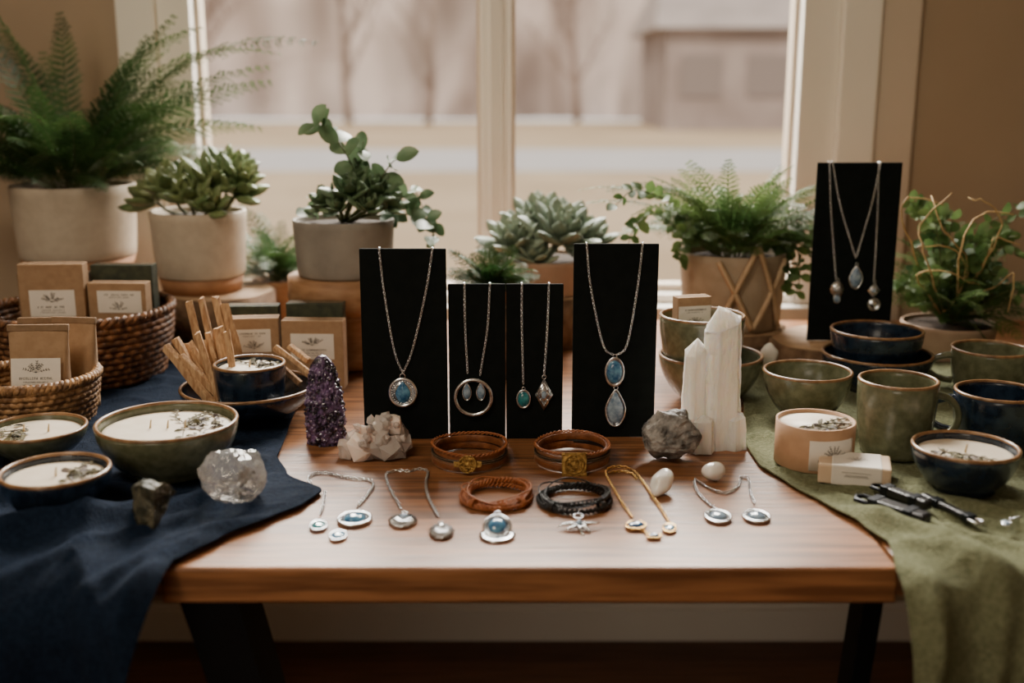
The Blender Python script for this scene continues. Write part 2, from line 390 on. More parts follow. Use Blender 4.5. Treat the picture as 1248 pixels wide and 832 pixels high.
th.part(MB().add(leg(TX1-.004, 1.05, TX1-.050, 1.08, .010, TZ-TT, .02)), 'leg', m_blackmetal, 'slim black metal leg', smooth=False)
def side_table(x0, x1, xi, lab):
    th = Thing('side_table', lab, 'table', ((x0+x1)/2, 1.5, 0))
    th.part(MB().add(box(x0, x1, 1.0, TY1, TZ-TT, TZ-.001)), 'table_top', m_table, smooth=False, bevel=.003)
    xo = x0+.08 if xi < 0 else x1-.08
    sgn = -1 if xi < 0 else 1
    for x, y in ((xo, 1.15), (xo, 2.06), (xi, 2.06), (sgn*.52, 1.15)):
        th.part(MB().add(leg(x, y, x, y, .022, TZ-TT)), 'leg', m_blackmetal, smooth=False)
side_table(-1.25, TX0-.004, -.90, 'wooden side table hidden under the navy cloth')
side_table(TX1+.004, 1.3, .92, 'wooden side table hidden under the green cloth')
def interp(tab, y):
    if y <= tab[0][0]: return tab[0][1]
    for (a, b), (c, d) in zip(tab[:-1], tab[1:]):
        if y <= c:
            t = (y-a)/(c-a); t = t*t*(3-2*t)*.5+t*.5
            return b+(d-b)*t
    return tab[-1][1]
def cloth(name, label, material, bpx, xo, xdrop, seed, z_end, rr=.045, amp=1.):
    tab = sorted([(T(a, b).y, T(a, b).x) for a, b in bpx])
    yf = TY0-.012; rows = []
    ys = tab[-1][0]; n = 190
    for i in range(n): rows.append((ys-(ys-yf-rr)*i/(n-1), 0., 0))
    for i in range(1, 13):
        a = pi/2*i/12; rows.append((yf+rr-rr*sin(a), -rr*(1-cos(a)), 1))
    nd = 90; drop = TZ-rr-z_end
    for i in range(1, nd+1): rows.append((yf, -rr-drop*i/nd, 2))
    nc = 240; v = []; f = []; sg = -1 if xo < 0 else 1
    for (y, dz, ph) in rows:
        xi = interp(tab, y)
        if dz < 0: xi = tab[0][1]+(xdrop-tab[0][1])*min(1, (-dz/drop))**.8
        for j in range(nc+1):
            s = (j/nc)**1.3; x = xi+(xo-xi)*s
            p = Vector((x*4.2+seed, y*4.2, dz*2))
            n1 = noise.noise(p); n2 = noise.noise(p*2.3+Vector((4, 4, 4))); n3 = noise.noise(p*4.6+Vector((8, 1, 4)))
            e = abs(x-xi); edge = min(1, e/.018)
            free = max(0, min(1, (1.22-y)/.13)) if dz == 0 else 1.
            u = x*.75+sg*(y-.98)*1.0
            wv = noise.noise(Vector((x*4, y*4+dz, seed)))
            g1 = .5+.5*sin(u*46+seed+3.4*wv)
            g2 = .5+.5*sin(u*88+seed*2+4.5*noise.noise(Vector((x*6, y*6+dz, seed+9))))
            ridge = max(0, 1-abs(n1)*5)**1.6*.007+max(0, 1-abs(n2)*5)**1.6*.004+max(0, 1-abs(n3)*5)**1.5*.0016
            hem = max(0, 1-e/.006)*.0025
            z = TZ+.0032+(ridge+amp*free*(g1**4*.019+g2**4*.007))*(.15+.85*edge)+hem*.4
            yy = y
            if dz < 0:
                k = min(1, -dz/.35); z += dz
                fold = .5+.5*sin(x*40+seed+2.6*noise.noise(Vector((x*3, dz*2, seed)))-dz*7*sg)
                f2 = .5+.5*sin(x*92+seed*3+3*noise.noise(Vector((x*5, dz*3, seed+3)))-dz*10*sg)
                yy = y-(fold**1.9)*(.014+.07*k)-f2**3*(.006+.018*k)-.01-.03*max(0, n1)*k-.02*min(1, -dz/.06)-ridge*.8
            v.append((x, yy, z))
    m = nc+1
    for i in range(len(rows)-1):
        for j in range(nc): f.append((i*m+j, i*m+j+1, (i+1)*m+j+1, (i+1)*m+j))
    o = single(MB().add((v, f)), name, material, label, 'cloth', ((xi+xo)/2, 1.3, TZ))
    sd = o.modifiers.new('thick', 'SOLIDIFY'); sd.thickness = .0024; sd.offset = 0
    return o
cloth('tablecloth', 'navy blue linen cloth draped over the table edge', m_navycloth,
      [(470, 425), (420, 455), (362, 500), (338, 560), (350, 582), (393, 602), (370, 620), (330, 637), (270, 662), (222, 688), (205, 700)], -1.24, -.44, 2.3, .12)
cloth('tablecloth', 'sage green linen cloth draped over the table edge', m_greencloth,
      [(890, 440), (905, 490), (905, 540), (925, 570), (960, 592), (1005, 618), (1050, 645), (1082, 666), (1092, 690), (1094, 700)], 1.28, .370, 5.1, .12, .03, .8)
CZ = TZ+.008
# ---------------------------------------------------------------- vessels
def bowl_profile(Rm, H, rb, th, kind):
    pr = [(0, .004), (rb*.8, .004), (rb*.82, 0), (rb, 0), (rb*1.02, .005)]
    out = []
    for i in range(1, 13):
        t = i/12
        if kind == 'bowl': r = rb*1.02+(Rm-rb*1.02)*sin(t*pi/2)**.75
        elif kind == 'cup': r = rb+(Rm-rb)*min(1, (t*1.25))**.45 if t < .8 else Rm
        else: r = rb+(Rm-rb)*sin(t*pi/2)**.5
        out.append((r, .005+(H-.005)*t))
    pr += out
    inn = [(max(r-th, .002), z) for r, z in out[::-1]]
    inn = [(r, max(z, .012)) for r, z in inn]
    pr += [(out[-1][0]-th*.5, H+th*.35)]+inn+[(0, .012)]
    return pr
def dims(cx, by, rimw, rimy, z0):
    B = T(cx, by, z0); Rm = S(rimw/2, W(cx, rimy, B.y)); H = W(cx, rimy, B.y).z-z0
    return B, Rm, H
def vessel(name, label, cat, B, Rm, H, rb, glaze, kind='bowl', th=.004, group=None):
    t = Thing(name, label, cat, B, group)
    t.part(MB().add(lathe(bowl_profile(Rm, H, rb, th, kind), 64), Matrix.Translation(B)), 'body', glaze)
    t.part(MB().add(torus(Rm-th*.5, th*.62, 64, 8), Matrix.Translation(B+Vector((0, 0, H)))), 'rim', m_rim, 'brown glazed rim')
    return t
def leafp(L, w, curl=.15, fold=.12):
    v = []; st = [(0, .12), (.14, .58), (.32, .9), (.52, 1), (.72, .86), (.9, .5), (1, .05)]
    for s, k in st:
        z = -curl*L*s*s
        v += [(-w*k/2, L*s, z+fold*w*k), (0, L*s, z), (w*k/2, L*s, z+fold*w*k)]
    f = []
    for i in range(len(st)-1):
        for j in range(2): f.append((i*3+j, i*3+j+1, (i+1)*3+j+1, (i+1)*3+j))
    return v, f
def herbs(t, B, z, rad, n, seed, arc=None):
    rnd = random.Random(seed); mb = MB(); mb2 = MB()
    a0 = rnd.uniform(0, 6.28) if arc is None else arc
    for k in range(n):
        a = a0+rnd.gauss(0, .55); r = rad*rnd.uniform(.30, .85)
        p = B+Vector((cos(a)*r, sin(a)*r, z+.0015)); d = Vector((rnd.uniform(-1, 1), rnd.uniform(-1, 1), .15)).normalized()
        L = rnd.uniform(.005, .013)
        (mb if rnd.random() < .65 else mb2).add(leafp(L, L*rnd.uniform(.35, .6), .3), frame(p, d, Vector((rnd.uniform(-.6, .6), rnd.uniform(-.6, .6), 1))))
    for s in range(4):
        a = a0+rnd.uniform(-.9, .9); p = B+Vector((cos(a)*rad*.3, sin(a)*rad*.3, z+.002)); d = Vector((cos(a+.9), sin(a+.9), 0))
        pts = [p+d*x*rad*.22+Vector((-d.y, d.x, 0))*sin(x)*rad*.08 for x in range(4)]; mb.add(sweep(pts, .0007, 4))
        for q in pts:
            for sg in (-1, 1): mb.add(leafp(.009, .004, .3), frame(q, d+Vector((-d.y, d.x, .3))*sg))
    t.part(mb, 'dried_herbs', m_herb, 'dried herb sprigs')['kind'] = 'stuff'
    if mb2.v: t.part(mb2, 'dried_petals', m_petal, 'pale dried petals')['kind'] = 'stuff'
def candle(label, cx, by, rimw, rimy, rb, glaze, z0=CZ, name='candle', wicks=1, seed=1, kind='bowl', fill=.86, nh=26, B=None, Rm=None, H=None, arc=None):
    if B is None: B, Rm, H = dims(cx, by, rimw, rimy, z0)
    t = vessel(name, label, 'candle', B, Rm, H, Rm*rb, glaze, kind)
    zw = H*fill; rw = Rm*(.955 if kind == 'bowl' else .95)-.003
    t.part(MB().add(lathe([(0, .013), (Rm*rb*.85, .013), (rw, zw-.004), (rw-.001, zw-.0005), (rw*.9, zw), (0, zw)], 48), Matrix.Translation(B)), 'wax', m_wax)
    for k in range(wicks):
        ox = 0 if wicks == 1 else (-.25+.5*k/(wicks-1))*Rm
        p = B+Vector((ox, 0, zw-.001))
        t.part(MB().add(sweep([p, p+Vector((.0005, 0, .005)), p+Vector((.0015, 0, .011))], [.0013, .0012, .0009], 6)), 'wick', m_wick)
    herbs(t, B, zw, rw, nh, seed, arc)
    return t
candle('round green glazed bowl candle topped with dried herbs', 208, 572, 169, 513, .62, m_green, wicks=3, seed=3, nh=60, arc=.2)
candle('small green bowl candle beside the rattan basket', 47, 556, 120, 521, .55, m_green, wicks=2, seed=5, nh=26, arc=3.3)
candle('navy glazed bowl candle with dried flowers', 72, 622, 130, 573, .62, m_navy, wicks=1, seed=9, nh=44, arc=.2)
candle('navy glazed bowl candle beside the soap bar', 1172, 594, 126, 544, .6, m_navy, wicks=1, seed=12, nh=30, arc=3.9)
B, Rm, H = dims(304, 507, 162, 470, CZ)
vessel('bowl', 'wide navy bowl holding wooden sticks and a candle', 'bowl', B, Rm, H, Rm*.55, m_navy)
bigB, bigR, bigH = B, Rm, H
Bc = B+Vector((S(6, B), -.012, .014)); Rc = S(43, W(308, 443, B.y)); Hc = W(308, 443, Bc.y).z-Bc.z
candle('small navy tumbler candle standing in a bowl', 0, 0, 0, 0, .82, m_navy, B=Bc, Rm=Rc, H=Hc, kind='cup', seed=14, nh=20, fill=.93)
B, Rm, H = dims(864, 486, 126, 432, TZ+.001)
vessel('bowl', 'green bowl at the base of a stack', 'bowl', B, Rm, H, Rm*.55, m_green, group='stacked green bowls')
B2 = B+Vector((S(-12, B), .0, H*.45)); Hh = W(852, 384, B2.y).z-B2.z
vessel('bowl', 'green bowl stacked on top holding a kraft box', 'bowl', B2, S(51, B2), Hh, S(34, B2), m_green, kind='cup', group='stacked green bowls')
gB2 = B2
B, Rm, H = dims(981, 508, 107, 452, CZ)
vessel('bowl', 'empty deep green bowl beside the mugs', 'bowl', B, Rm, H, Rm*.5, m_green)
B, Rm, H = dims(1066, 472, 131, 430, CZ)
vessel('bowl', 'navy bowl under another navy bowl', 'bowl', B, Rm, H, Rm*.66, m_navy, group='stacked navy bowls')
B3 = B+Vector((-.003, 0, H*.42)); H3 = W(1063, 402, B3.y).z-B3.z
R3 = S(55, W(1063, 404, B3.y)); t = vessel('bowl', 'navy bowl with a small wick stacked in a larger bowl', 'bowl', B3, R3, H3, R3*.66, m_navy, group='stacked navy bowls')
t.part(MB().add(lathe([(0, .012), (R3*.5, .012), (R3*.84, H3*.55), (R3*.80, H3*.57), (0, H3*.57)], 40), Matrix.Translation(B3)), 'dark_wax', m_navy)
t.part(MB().add(sweep([B3+Vector((0, 0, H3*.57)), B3+Vector((.001, 0, H3*.57+.016))], .0016, 6)), 'wick', m_wick)
def mug(label, cx, by, rimw, rimy, glaze, ang, z0=CZ, hs=1.0):
    B, Rm, H = dims(cx, by, rimw, rimy, z0)
    t = vessel('mug', label, 'mug', B, Rm, H, Rm*.82, glaze, 'cup', group='stoneware mugs')
    d = Vector((cos(ang), sin(ang), 0)); pts = []
    for i in range(15):
        a = -pi/2+pi*i/14
        pts.append(B+d*(Rm*.93+cos(a)*Rm*.62*hs)+Vector((0, 0, H*.52+sin(a)*H*.30)))
    t.part(MB().add(sweep(pts, [.0068-.0012*sin(pi*i/14) for i in range(15)], 10, flat=.75)), 'handle', glaze)
    return t
mug('green stoneware mug with a brown rim', 1088, 550, 95, 463, m_green, -.15)
mug('green stoneware mug behind the navy mug', 1203, 476, 92, 425, m_green, pi-.2)
mug('navy stoneware mug with a brown rim', 1211, 543, 103, 477, m_navy, pi-.35)
# ---------------------------------------------------------------- baskets
def basket(label, cx, by, rimw, rimy, rb, rows, material, z0=CZ):
    B, Rm, H = dims(cx, by, rimw, rimy, z0)
    t = Thing('basket', label, 'basket', B)
    mb = MB(); hr = H/rows
    for i in range(rows):
        k = (i+.5)/rows; rr = Rm*(rb+(1-rb)*sin(k*pi/2))
        n = 216; m = 8; v = []; f = []
        for a in range(n):
            th = 2*pi*a/n; mod = 1+.34*sin(th*44+(pi if i % 2 else 0)+i*.4)
            for b in range(m):
                q = 2*pi*b/m; w = hr*.56*mod
                v.append(((rr+w*cos(q)*.8)*cos(th), (rr+w*cos(q)*.8)*sin(th), hr*(i+.5)+hr*.58*sin(q)))
        for a in range(n):
            for b in range(m): f.append((a*m+b, ((a+1) % n)*m+b, ((a+1) % n)*m+(b+1) % m, a*m+(b+1) % m))
        mb.add((v, f), Matrix.Translation(B))
    mb.add(lathe([(0, .002), (Rm*rb, .002), (Rm*rb, .006), (0, .006)], 48), Matrix.Translation(B))
    t.part(mb, 'body', material)
    mb = MB()
    for s in range(2):
        pts = []
        for a in range(240):
            th = 2*pi*a/240; ph = th*36+s*pi
            pts.append(B+Vector(((Rm+.0035*cos(ph))*cos(th), (Rm+.0035*cos(ph))*sin(th), H+.0035*sin(ph))))
        mb.add(sweep(pts, .0042, 6, closed=True))
    t.part(mb, 'rim', material, 'braided rim')
    return t, B, Rm, H
_, kB, kR, kH = basket('large dark brown coiled wicker basket of boxes', 103, 454, 218, 375, .86, 11, m_basket)
_, sB, sR, sH = basket('small light rattan basket of kraft pouches', 46, 512, 148, 457, .86, 8, m_basket2)
# ---------------------------------------------------------------- boxes / labels
def label_on(t, M, w, h, seed=0):
    rnd = random.Random(seed*7+1)
    lab = t.part(MB().add(cbox(w, h, .0006), M), 'paper_label', m_label, 'white paper label', smooth=False)
    mb = MB(); e = .0005
    def dash(x, y, l, hh): mb.add(cbox(l, hh, .0002), M @ Matrix.Translation((x, y, e)))
    def glyphs(y, wid, hh):
        x = -wid/2
        while x < wid/2:
            l = hh*rnd.uniform(.45, .7); k = rnd.randint(0, 5)
            if k < 5:
                dash(x, y, hh*.15, hh)
                if k in (0, 1, 4): dash(x+l*.4, y+hh*.42, l*.8, hh*.15)
                if k in (1, 2): dash(x+l*.4, y-hh*.42, l*.8, hh*.15)
                if k in (0, 3): dash(x+l*.75, y, hh*.15, hh)
                if k in (3, 4): dash(x+l*.4, y, l*.8, hh*.15)
            x += l+hh*.30
    up = seed % 2
    ye = h*.04 if up else -h*.36
    glyphs(-h*.14 if up else h*.32, w*.66, h*.075)
    glyphs(-h*.26 if up else h*.20, w*.5, h*.04)
    if up: glyphs(-h*.35, w*.56, h*.035)
    base = Vector((w*rnd.uniform(-.05, .05), ye, e))
    for s in range(7):
        a = radians(22+s*23+rnd.uniform(-7, 7)); L = h*rnd.uniform(.26, .36)*(1.3 if s in (0, 6) else 1)
        d = Vector((cos(a), sin(a), 0)); nn = Vector((-d.y, d.x, 0))*rnd.uniform(-.15, .15)
        P = [base+d*L*k/5+nn*L*(k/5)**2 for k in range(6)]; mb.add(sweep(P, h*.004, 4), M)
        for k in range(2, 6):
            for sg in (-1, 1):
                z = rnd.uniform(.8, 1.2)
                mb.add(prism([(0, 0), (h*.03*z, h*.014*z), (h*.06*z, 0), (h*.03*z, -h*.014*z)], .0002), M @ Matrix.Translation(P[k]) @ Matrix.Rotation(a+sg*.75, 4, 'Z'))
    mkobj(mb, 'label_print', m_ink, t.loc, t.e, smooth=False)
    return lab
VERT = Matrix(((1, 0, 0, 0), (0, 0, -1, 0), (0, 1, 0, 0), (0, 0, 0, 1)))
def kbox(label, cx, topy, wpx, y, dep, z0, material, rz=0, lab=None, rx=0, seed=0, name='soap_box', group=None):
    top = W(cx, topy, y); w = S(wpx, top); h = top.z-z0
    B = Vector((top.x, y+dep/2, z0)); t = Thing(name, label, 'box', B, group)
    M = Mt(B, rz, rx)
    t.part(MB().add(box(-w/2, w/2, -dep/2, dep/2, 0, h), M), 'box', material, smooth=False, bevel=.0012)
    t.part(MB().add(box(-w/2+.002, w/2-.002, -dep*.1, dep*.1, h, h+.0006), M), 'flap', m_kraftd, smooth=False)
    if lab:
        lw, lh, lz, lx = lab
        label_on(t, M @ Matrix.Translation((lx*w, -dep/2-.0005, h-lz*w)) @ VERT, lw*w, lh*w, seed)
    return t
g = 'boxed soaps in the wicker basket'
kbox('kraft soap box with a white label in the basket', 59, 322, 78, 1.66, .028, TZ+.018, m_kraft, .06, (.70, .42, .62, .0), seed=1, group=g)
kbox('kraft soap box with a small white label', 141, 345, 72, 1.67, .026, TZ+.018, m_kraft, -.05, (.76, .38, .32, .05), seed=2, group=g)
kbox('dark green soap box behind the kraft ones', 147, 323, 76, 1.715, .026, TZ+.018, m_dkgreen, -.03, group=g)
kbox('plain kraft box standing in the basket', 62, 333, 84, 1.71, .026, TZ+.018, m_kraftd, .03, group=g)
g = 'boxed soaps beside the baskets'
kbox('kraft soap box with a white label', 306, 388, 62, 1.60, .028, CZ, m_kraft, .12, (.72, .46, .45, -.02), seed=4, group=g)
kbox('kraft soap box with a white label', 380, 391, 76, 1.60, .028, CZ, m_kraft, -.04, (.70, .42, .42, 0), seed=5, group=g)
kbox('dark green soap box standing upright', 306, 373, 64, 1.65, .026, CZ, m_dkgreen, .05, group=g)
kbox('dark green soap box standing upright', 383, 370, 70, 1.65, .026, CZ, m_dkgreen, -.03, group=g)
kbox('kraft box with a white label inside a bowl', 845, 362, 44, gB2.y-.012, .022, gB2.z+.014, m_kraft, .25, (.95, .6, .55, 0), seed=6, name='soap_box')
def pouch(label, px, topy, botz, wpx, y, rz, seed, lab=True, tilt=-.12):
    top = W(px, topy, y); w = S(wpx, top); h = top.z-botz
    B = Vector((top.x, y, botz)); t = Thing('kraft_pouch', label, 'pouch', B, 'kraft pouches in the rattan basket')
    v = []; f = []; n = 16; rows = 12
    for i in range(rows+1):
        k = i/rows; d = .016*(1-k**1.5)+.0015; ww = w/2*(1-.04*sin(k*pi))
        for j in range(n):
            a = 2*pi*j/n; ca, sa = cos(a), sin(a)
            x = ww*(abs(ca)**.35)*(1 if ca >= 0 else -1); yy = d*(abs(sa)**.7)*(1 if sa >= 0 else -1)
            v.append((x, yy+.0015*noise.noise(Vector((x*60, k*5, seed))), h*k))
    for i in range(rows):
        for j in range(n): f.append((i*n+j, i*n+(j+1) % n, (i+1)*n+(j+1) % n, (i+1)*n+j))
    f += [tuple(range(n)), tuple(rows*n+j for j in range(n))]
    M = Mt(B, rz, tilt)
    t.part(MB().add((v, f), M), 'bag', m_kraft)
    t.part(MB().add(box(-w/2, w/2, -.004, .0035, h*.93, h*1.0), M), 'folded_top', m_kraftd, smooth=False, bevel=.001)
    if lab: label_on(t, M @ Matrix.Translation((0, -.0175, h-w*.80)) @ Matrix.Rotation(radians(-6), 4, 'X') @ VERT, w*.80, w*.52, seed)
pouch('kraft paper pouch with a white label in the basket', 42, 397, sB.z+.012, 74, sB.y-.02, .05, 31, tilt=-.1)
pouch('plain kraft paper pouch leaning in the basket', 84, 388, sB.z+.012, 56, sB.y+.03, -.12, 32, lab=False, tilt=-.12)
pouch('plain kraft paper pouch behind the labelled one', 52, 388, sB.z+.012, 66, sB.y+.045, .08, 33, lab=False, tilt=-.1)
def stick(p0, p1, w, seed):
    rnd = random.Random(seed); p0 = Vector(p0); p1 = Vector(p1); d = p1-p0; n = 7; mb = MB()
    v = []; f = []
    M = zframe(p0, d) @ Matrix.Rotation(rnd.uniform(-.7, .7), 4, 'Z'); w *= rnd.uniform(.85, 1.25); off = [rnd.uniform(.75, 1.2) for _ in range(5)]
    for i in range(n+1):
        k = i/n; tz = d.length*k
        for j in range(5):
            a = 2*pi*j/5+.3; rr = w*.58*off[j]*(1+rnd.uniform(-.10, .10)); e = 0
            if i == n: e = rnd.uniform(-.35, .25)*w
            v.append((cos(a)*rr, sin(a)*rr*.8, tz+e))
    for i in range(n):
        for j in range(5): f.append((i*5+j, i*5+(j+1) % 5, i*5+5+(j+1) % 5, i*5+5+j))
    f += [(4,3,2,1,0), tuple(n*5+j for j in range(5))]
    mb.add((v, f), M)
    single(mb, 'wood_stick', m_stick, 'split palo santo wood stick bundled in the navy bowl', 'incense wood', p0, group='palo santo sticks', smooth=False, bevel=.0008)
by = bigB.y
tops = [(202, 422), (213, 413), (227, 418), (240, 406), (253, 404), (266, 397), (219, 432), (236, 426), (250, 416), (276, 402)]
for k, (a, b) in enumerate(tops):
    q = W(258+k*3.6, 492, by-.02+.012*(k % 3)); q.z = max(q.z, bigB.z+.02)
    stick(q, W(a, b, by+.0+.014*(k % 3)), .0115, k)
for k, (a, b) in enumerate([(230, 368), (245, 363), (262, 362), (272, 371)]):
    q = W(a+24, 440, by+.06); stick(Vector((q.x, by+.05+.004*k, bigB.z+.035)), W(a, b, by+.075), .0135, 30+k)
for k, (a, b, c, d) in enumerate([(336, 424, 380, 458), (328, 434, 366, 468), (352, 421, 376, 440)]):
    stick(W(c, d, by+.02+.01*k), W(a, b, by+.045+.01*k), .010, 50+k)
# kraft candle jar
B, Rm, H = dims(991, 562, 95, 511, CZ)
t = Thing('candle', 'kraft cardboard cylinder candle with a white label', 'candle', B)
t.part(MB().add(lathe([(0, 0), (Rm-.001, 0), (Rm, .001), (Rm, H), (Rm-.003, H), (Rm-.003, H*.6), (0, H*.6)], 64), Matrix.Translation(B)), 'tube', m_peach)
t.part(MB().add(lathe([(0, H*.6), (Rm-.0035, H*.6), (Rm-.0035, H*.93), (0, H*.93)], 48), Matrix.Translation(B)), 'wax', m_wax)
herbs(t, B, H*.93, Rm*.95, 30, 77)
def curved_label(t, B, Rm, a0, a1, z0, z1):
    v = []; f = []; n = 20; r = Rm+.0012; r0 = Rm-.0004
    for i in range(n+1):
        a = a0+(a1-a0)*i/n
        for z in (z0, z1): v.append(B+Vector((cos(a)*r, sin(a)*r, z)))
        for z in (z0, z1): v.append(B+Vector((cos(a)*r0, sin(a)*r0, z)))
    for i in range(n):
        o = i*4
        f += [(o, o+4, o+5, o+1), (o+2, o+3, o+7, o+6), (o, o+2, o+6, o+4), (o+1, o+5, o+7, o+3)]
    f += [(0, 1, 3, 2), (n*4, n*4+2, n*4+3, n*4+1)]
    t.part(MB().add((v, f)), 'paper_label', m_label, 'white paper label')
    mb = MB(); rnd = random.Random(3); r2 = r+.0005
    A = a1-a0; Z = z1-z0; Wd = A*r
    def quad(pts): # pts in label plane metres: x along arc from centre, y up
        mb.add(([B+Vector((cos(a0+A/2+x/r)*r2, sin(a0+A/2+x/r)*r2, z0+y)) for x, y in pts], [tuple(range(len(pts)))]))
    def rect(x, y, w_, h_): quad([(x, y), (x+w_, y), (x+w_, y+h_), (x, y+h_)])
    for zz, hh, ww in ((.30, .07, .64), (.20, .035, .5), (.12, .03, .58)):
        x = -Wd*ww/2; h_ = Z*hh
        while x < Wd*ww/2:
            k = rnd.randint(0, 4)
            if k < 4:
                rect(x, z0*0+Z*zz, h_*.15, h_)
                if k != 1: rect(x, Z*zz+h_*.85, h_*.5, h_*.15)
                if k != 2: rect(x+h_*.4, Z*zz, h_*.15, h_)
            x += h_*.85
    for s in range(7):
        a = radians(22+s*23+rnd.uniform(-6, 6)); L = Z*rnd.uniform(.28, .40)*(1.2 if s in (0, 6) else 1); d = (cos(a), sin(a)); bx, by_ = 0, Z*.46
        t_ = Z*.006; quad([(bx-d[1]*t_, by_+d[0]*t_), (bx+d[1]*t_, by_-d[0]*t_), (bx+d[0]*L+d[1]*t_, by_+d[1]*L-d[0]*t_), (bx+d[0]*L-d[1]*t_, by_+d[1]*L+d[0]*t_)])
        for k in range(2, 6):
            px, py = bx+d[0]*L*k/5, by_+d[1]*L*k/5
            for sg in (-1, 1):
                b = a+sg*.75; q = Z*.055; quad([(px, py), (px+cos(b-.35)*q*.6, py+sin(b-.35)*q*.6), (px+cos(b)*q, py+sin(b)*q), (px+cos(b+.35)*q*.6, py+sin(b+.35)*q*.6)])
    t.part(mb, 'label_print', m_ink, recalc=False, smooth=False)
curved_label(t, B, Rm, radians(-112), radians(-42), H*.08, H*.76)
# wrapped soap bar
c = T(1040, 583, CZ); w = S(84, c)
t = Thing('soap_bar', 'thick cream soap bar wrapped in a white paper band', 'soap', c)
M = Mt(c, radians(-16))
t.part(MB().add(box(-w/2, w/2, -.026, .026, 0, .023), M), 'soap', m_soap, smooth=False, bevel=.0022)
t.part(MB().add(box(-w*.32, w*.38, -.0266, .0266, -.0002, .0237), M), 'paper_band', m_label, smooth=False, bevel=.0018)
mb = MB(); rnd = random.Random(4)
for s in range(7):
    a = radians(22+s*23); L = .012
    for k in range(1, 6):
        x = w*.03+cos(a)*L*k/5; y = -.006+sin(a)*L*k/5; mb.add(box(x, x+.0012, y, y+.0009, .0238, .0240), M)
for yy, hh, ww in ((.0150, .0012, .40), (.0122, .0007, .30), (.0105, .0007, .34)):
    x = -w*ww*.5+w*.03
    while x < w*(ww*.5+.03):
        mb.add(box(x, x+.00022, -.0271, -.0267, yy, yy+hh), M)
        if rnd.random() < .6: mb.add(box(x, x+hh*.5, -.0271, -.0267, yy+hh*.8, yy+hh), M)
        x += hh*.95
t.part(mb, 'label_print', m_ink, smooth=False)
# ---------------------------------------------------------------- plants
def sleaf(L, w, tk):
    v = []; f = []; m = 8; st = [(0, .35), (.2, .72), (.45, 1), (.7, .95), (.88, .6), (1, .04)]
    for s, k in st:
        for j in range(m):
            a = 2*pi*j/m; v.append((cos(a)*w/2*k, L*s, sin(a)*tk/2*k+.25*L*s*s))
    for i in range(len(st)-1):
        for j in range(m): f.append((i*m+j, i*m+(j+1) % m, (i+1)*m+(j+1) % m, (i+1)*m+j))
    f.append(tuple(range(m))); return v, f
def rosette(mb, p, axis, rad, n, rnd, wr=.42, tk=.18):
    A = zframe(p, axis)
    for i in range(n):
        k = i/n; a = i*2.39996; el = radians(12+66*k)
        L = rad*(1-.55*k); d = Vector((cos(a)*cos(el), sin(a)*cos(el), sin(el)))
        dw = (A.to_3x3() @ d); up = A.to_3x3() @ Vector((0, 0, 1))
        mb.add(sleaf(L, L*wr, L*tk), frame(p+up*rad*.08*k*2, dw, up))
def frond(mb, ms, base, az, el, droop, L, pl, rnd, N=24, K=6, curve=0., lw=.42, tw=.12, thin=.17):
    p = Vector(base); pts = [p.copy()]; st = []
    for i in range(N):
        s = i/N; e = el-droop*s**1.3; a = az+curve*s
        d = Vector((cos(a)*cos(e), sin(a)*cos(e), sin(e))); p = p+d*L/N; pts.append(p.copy()); st.append((s, p.copy(), d))
    ms.add(sweep(pts, [.0012*(1-.75*i/N) for i in range(N+1)], 4))
    tilt = rnd.uniform(-.7, .7)
    for s, q, d in st:
        if s < .14: continue
        side = d.cross(Vector((0, 0, 1)))
        if side.length < .05: side = Vector((1, 0, 0))
        side.normalize(); nrm = side.cross(d)
        side = (side*cos(tilt)+nrm*sin(tilt)); nrm = side.cross(d)
        l = pl*(sin(pi*min(1, (s-.14)/.86*.86+.14))**.6)*(1-.25*s)*rnd.uniform(.85, 1.1)
        for sg in (-1, 1):
            pd = (side*sg*.85+d*.6+nrm*rnd.uniform(-tw, tw)).normalized()
            for k in range(K):
                f = (k+.5)/K; c = q+pd*l*f-Vector((0, 0, 1))*l*.18*f*f
                ll = l*lw*(1-.6*f)+.002
                for g2 in (-1, 1):
                    dd = (pd*.7+(nrm.cross(pd))*g2+nrm*rnd.uniform(-.25, .25)).normalized()
                    o = pd*ll*thin
                    mb.add(([c-o, c+dd*ll*.5-o*1.1+nrm*.0006, c+dd*ll, c+dd*ll*.5+o*1.3+nrm*.0006], [(0,1,2,3)]))
def squash(mb, y0=2.10, lim=2.235):
    for v in mb.v:
        if v.y > y0: v.y = y0+(lim-y0)*(1-math.exp(-(v.y-y0)/(lim-y0)))
def pot_prof(Rt, Rb, H, th=.006):
    return [(0, 0), (Rb*.93, 0), (Rb*.98, .002), (Rb, .005)]+[(Rb+(Rt-Rb)*(i/8)**.9, .005+(H-.006)*i/8) for i in range(1, 9)]+[(Rt-.001, H), (Rt-th+.001, H), (Rt-th, H-.002), (Rt-th-.001, H*.8), (0, H*.8)]
def pot(t, B, Rt, Rb, H, material, fn=None):
    t.part(MB().add(lathe(pot_prof(Rt, Rb, H), 64, fn), Matrix.Translation(B)), 'pot', material)
    t.part(MB().add(lathe([(Rt*.92-.004, H*.80), (Rt*.92-.004, H*.90), (Rt*.5, H*.94), (0, H*.95)], 32), Matrix.Translation(B)), 'soil', m_soil)
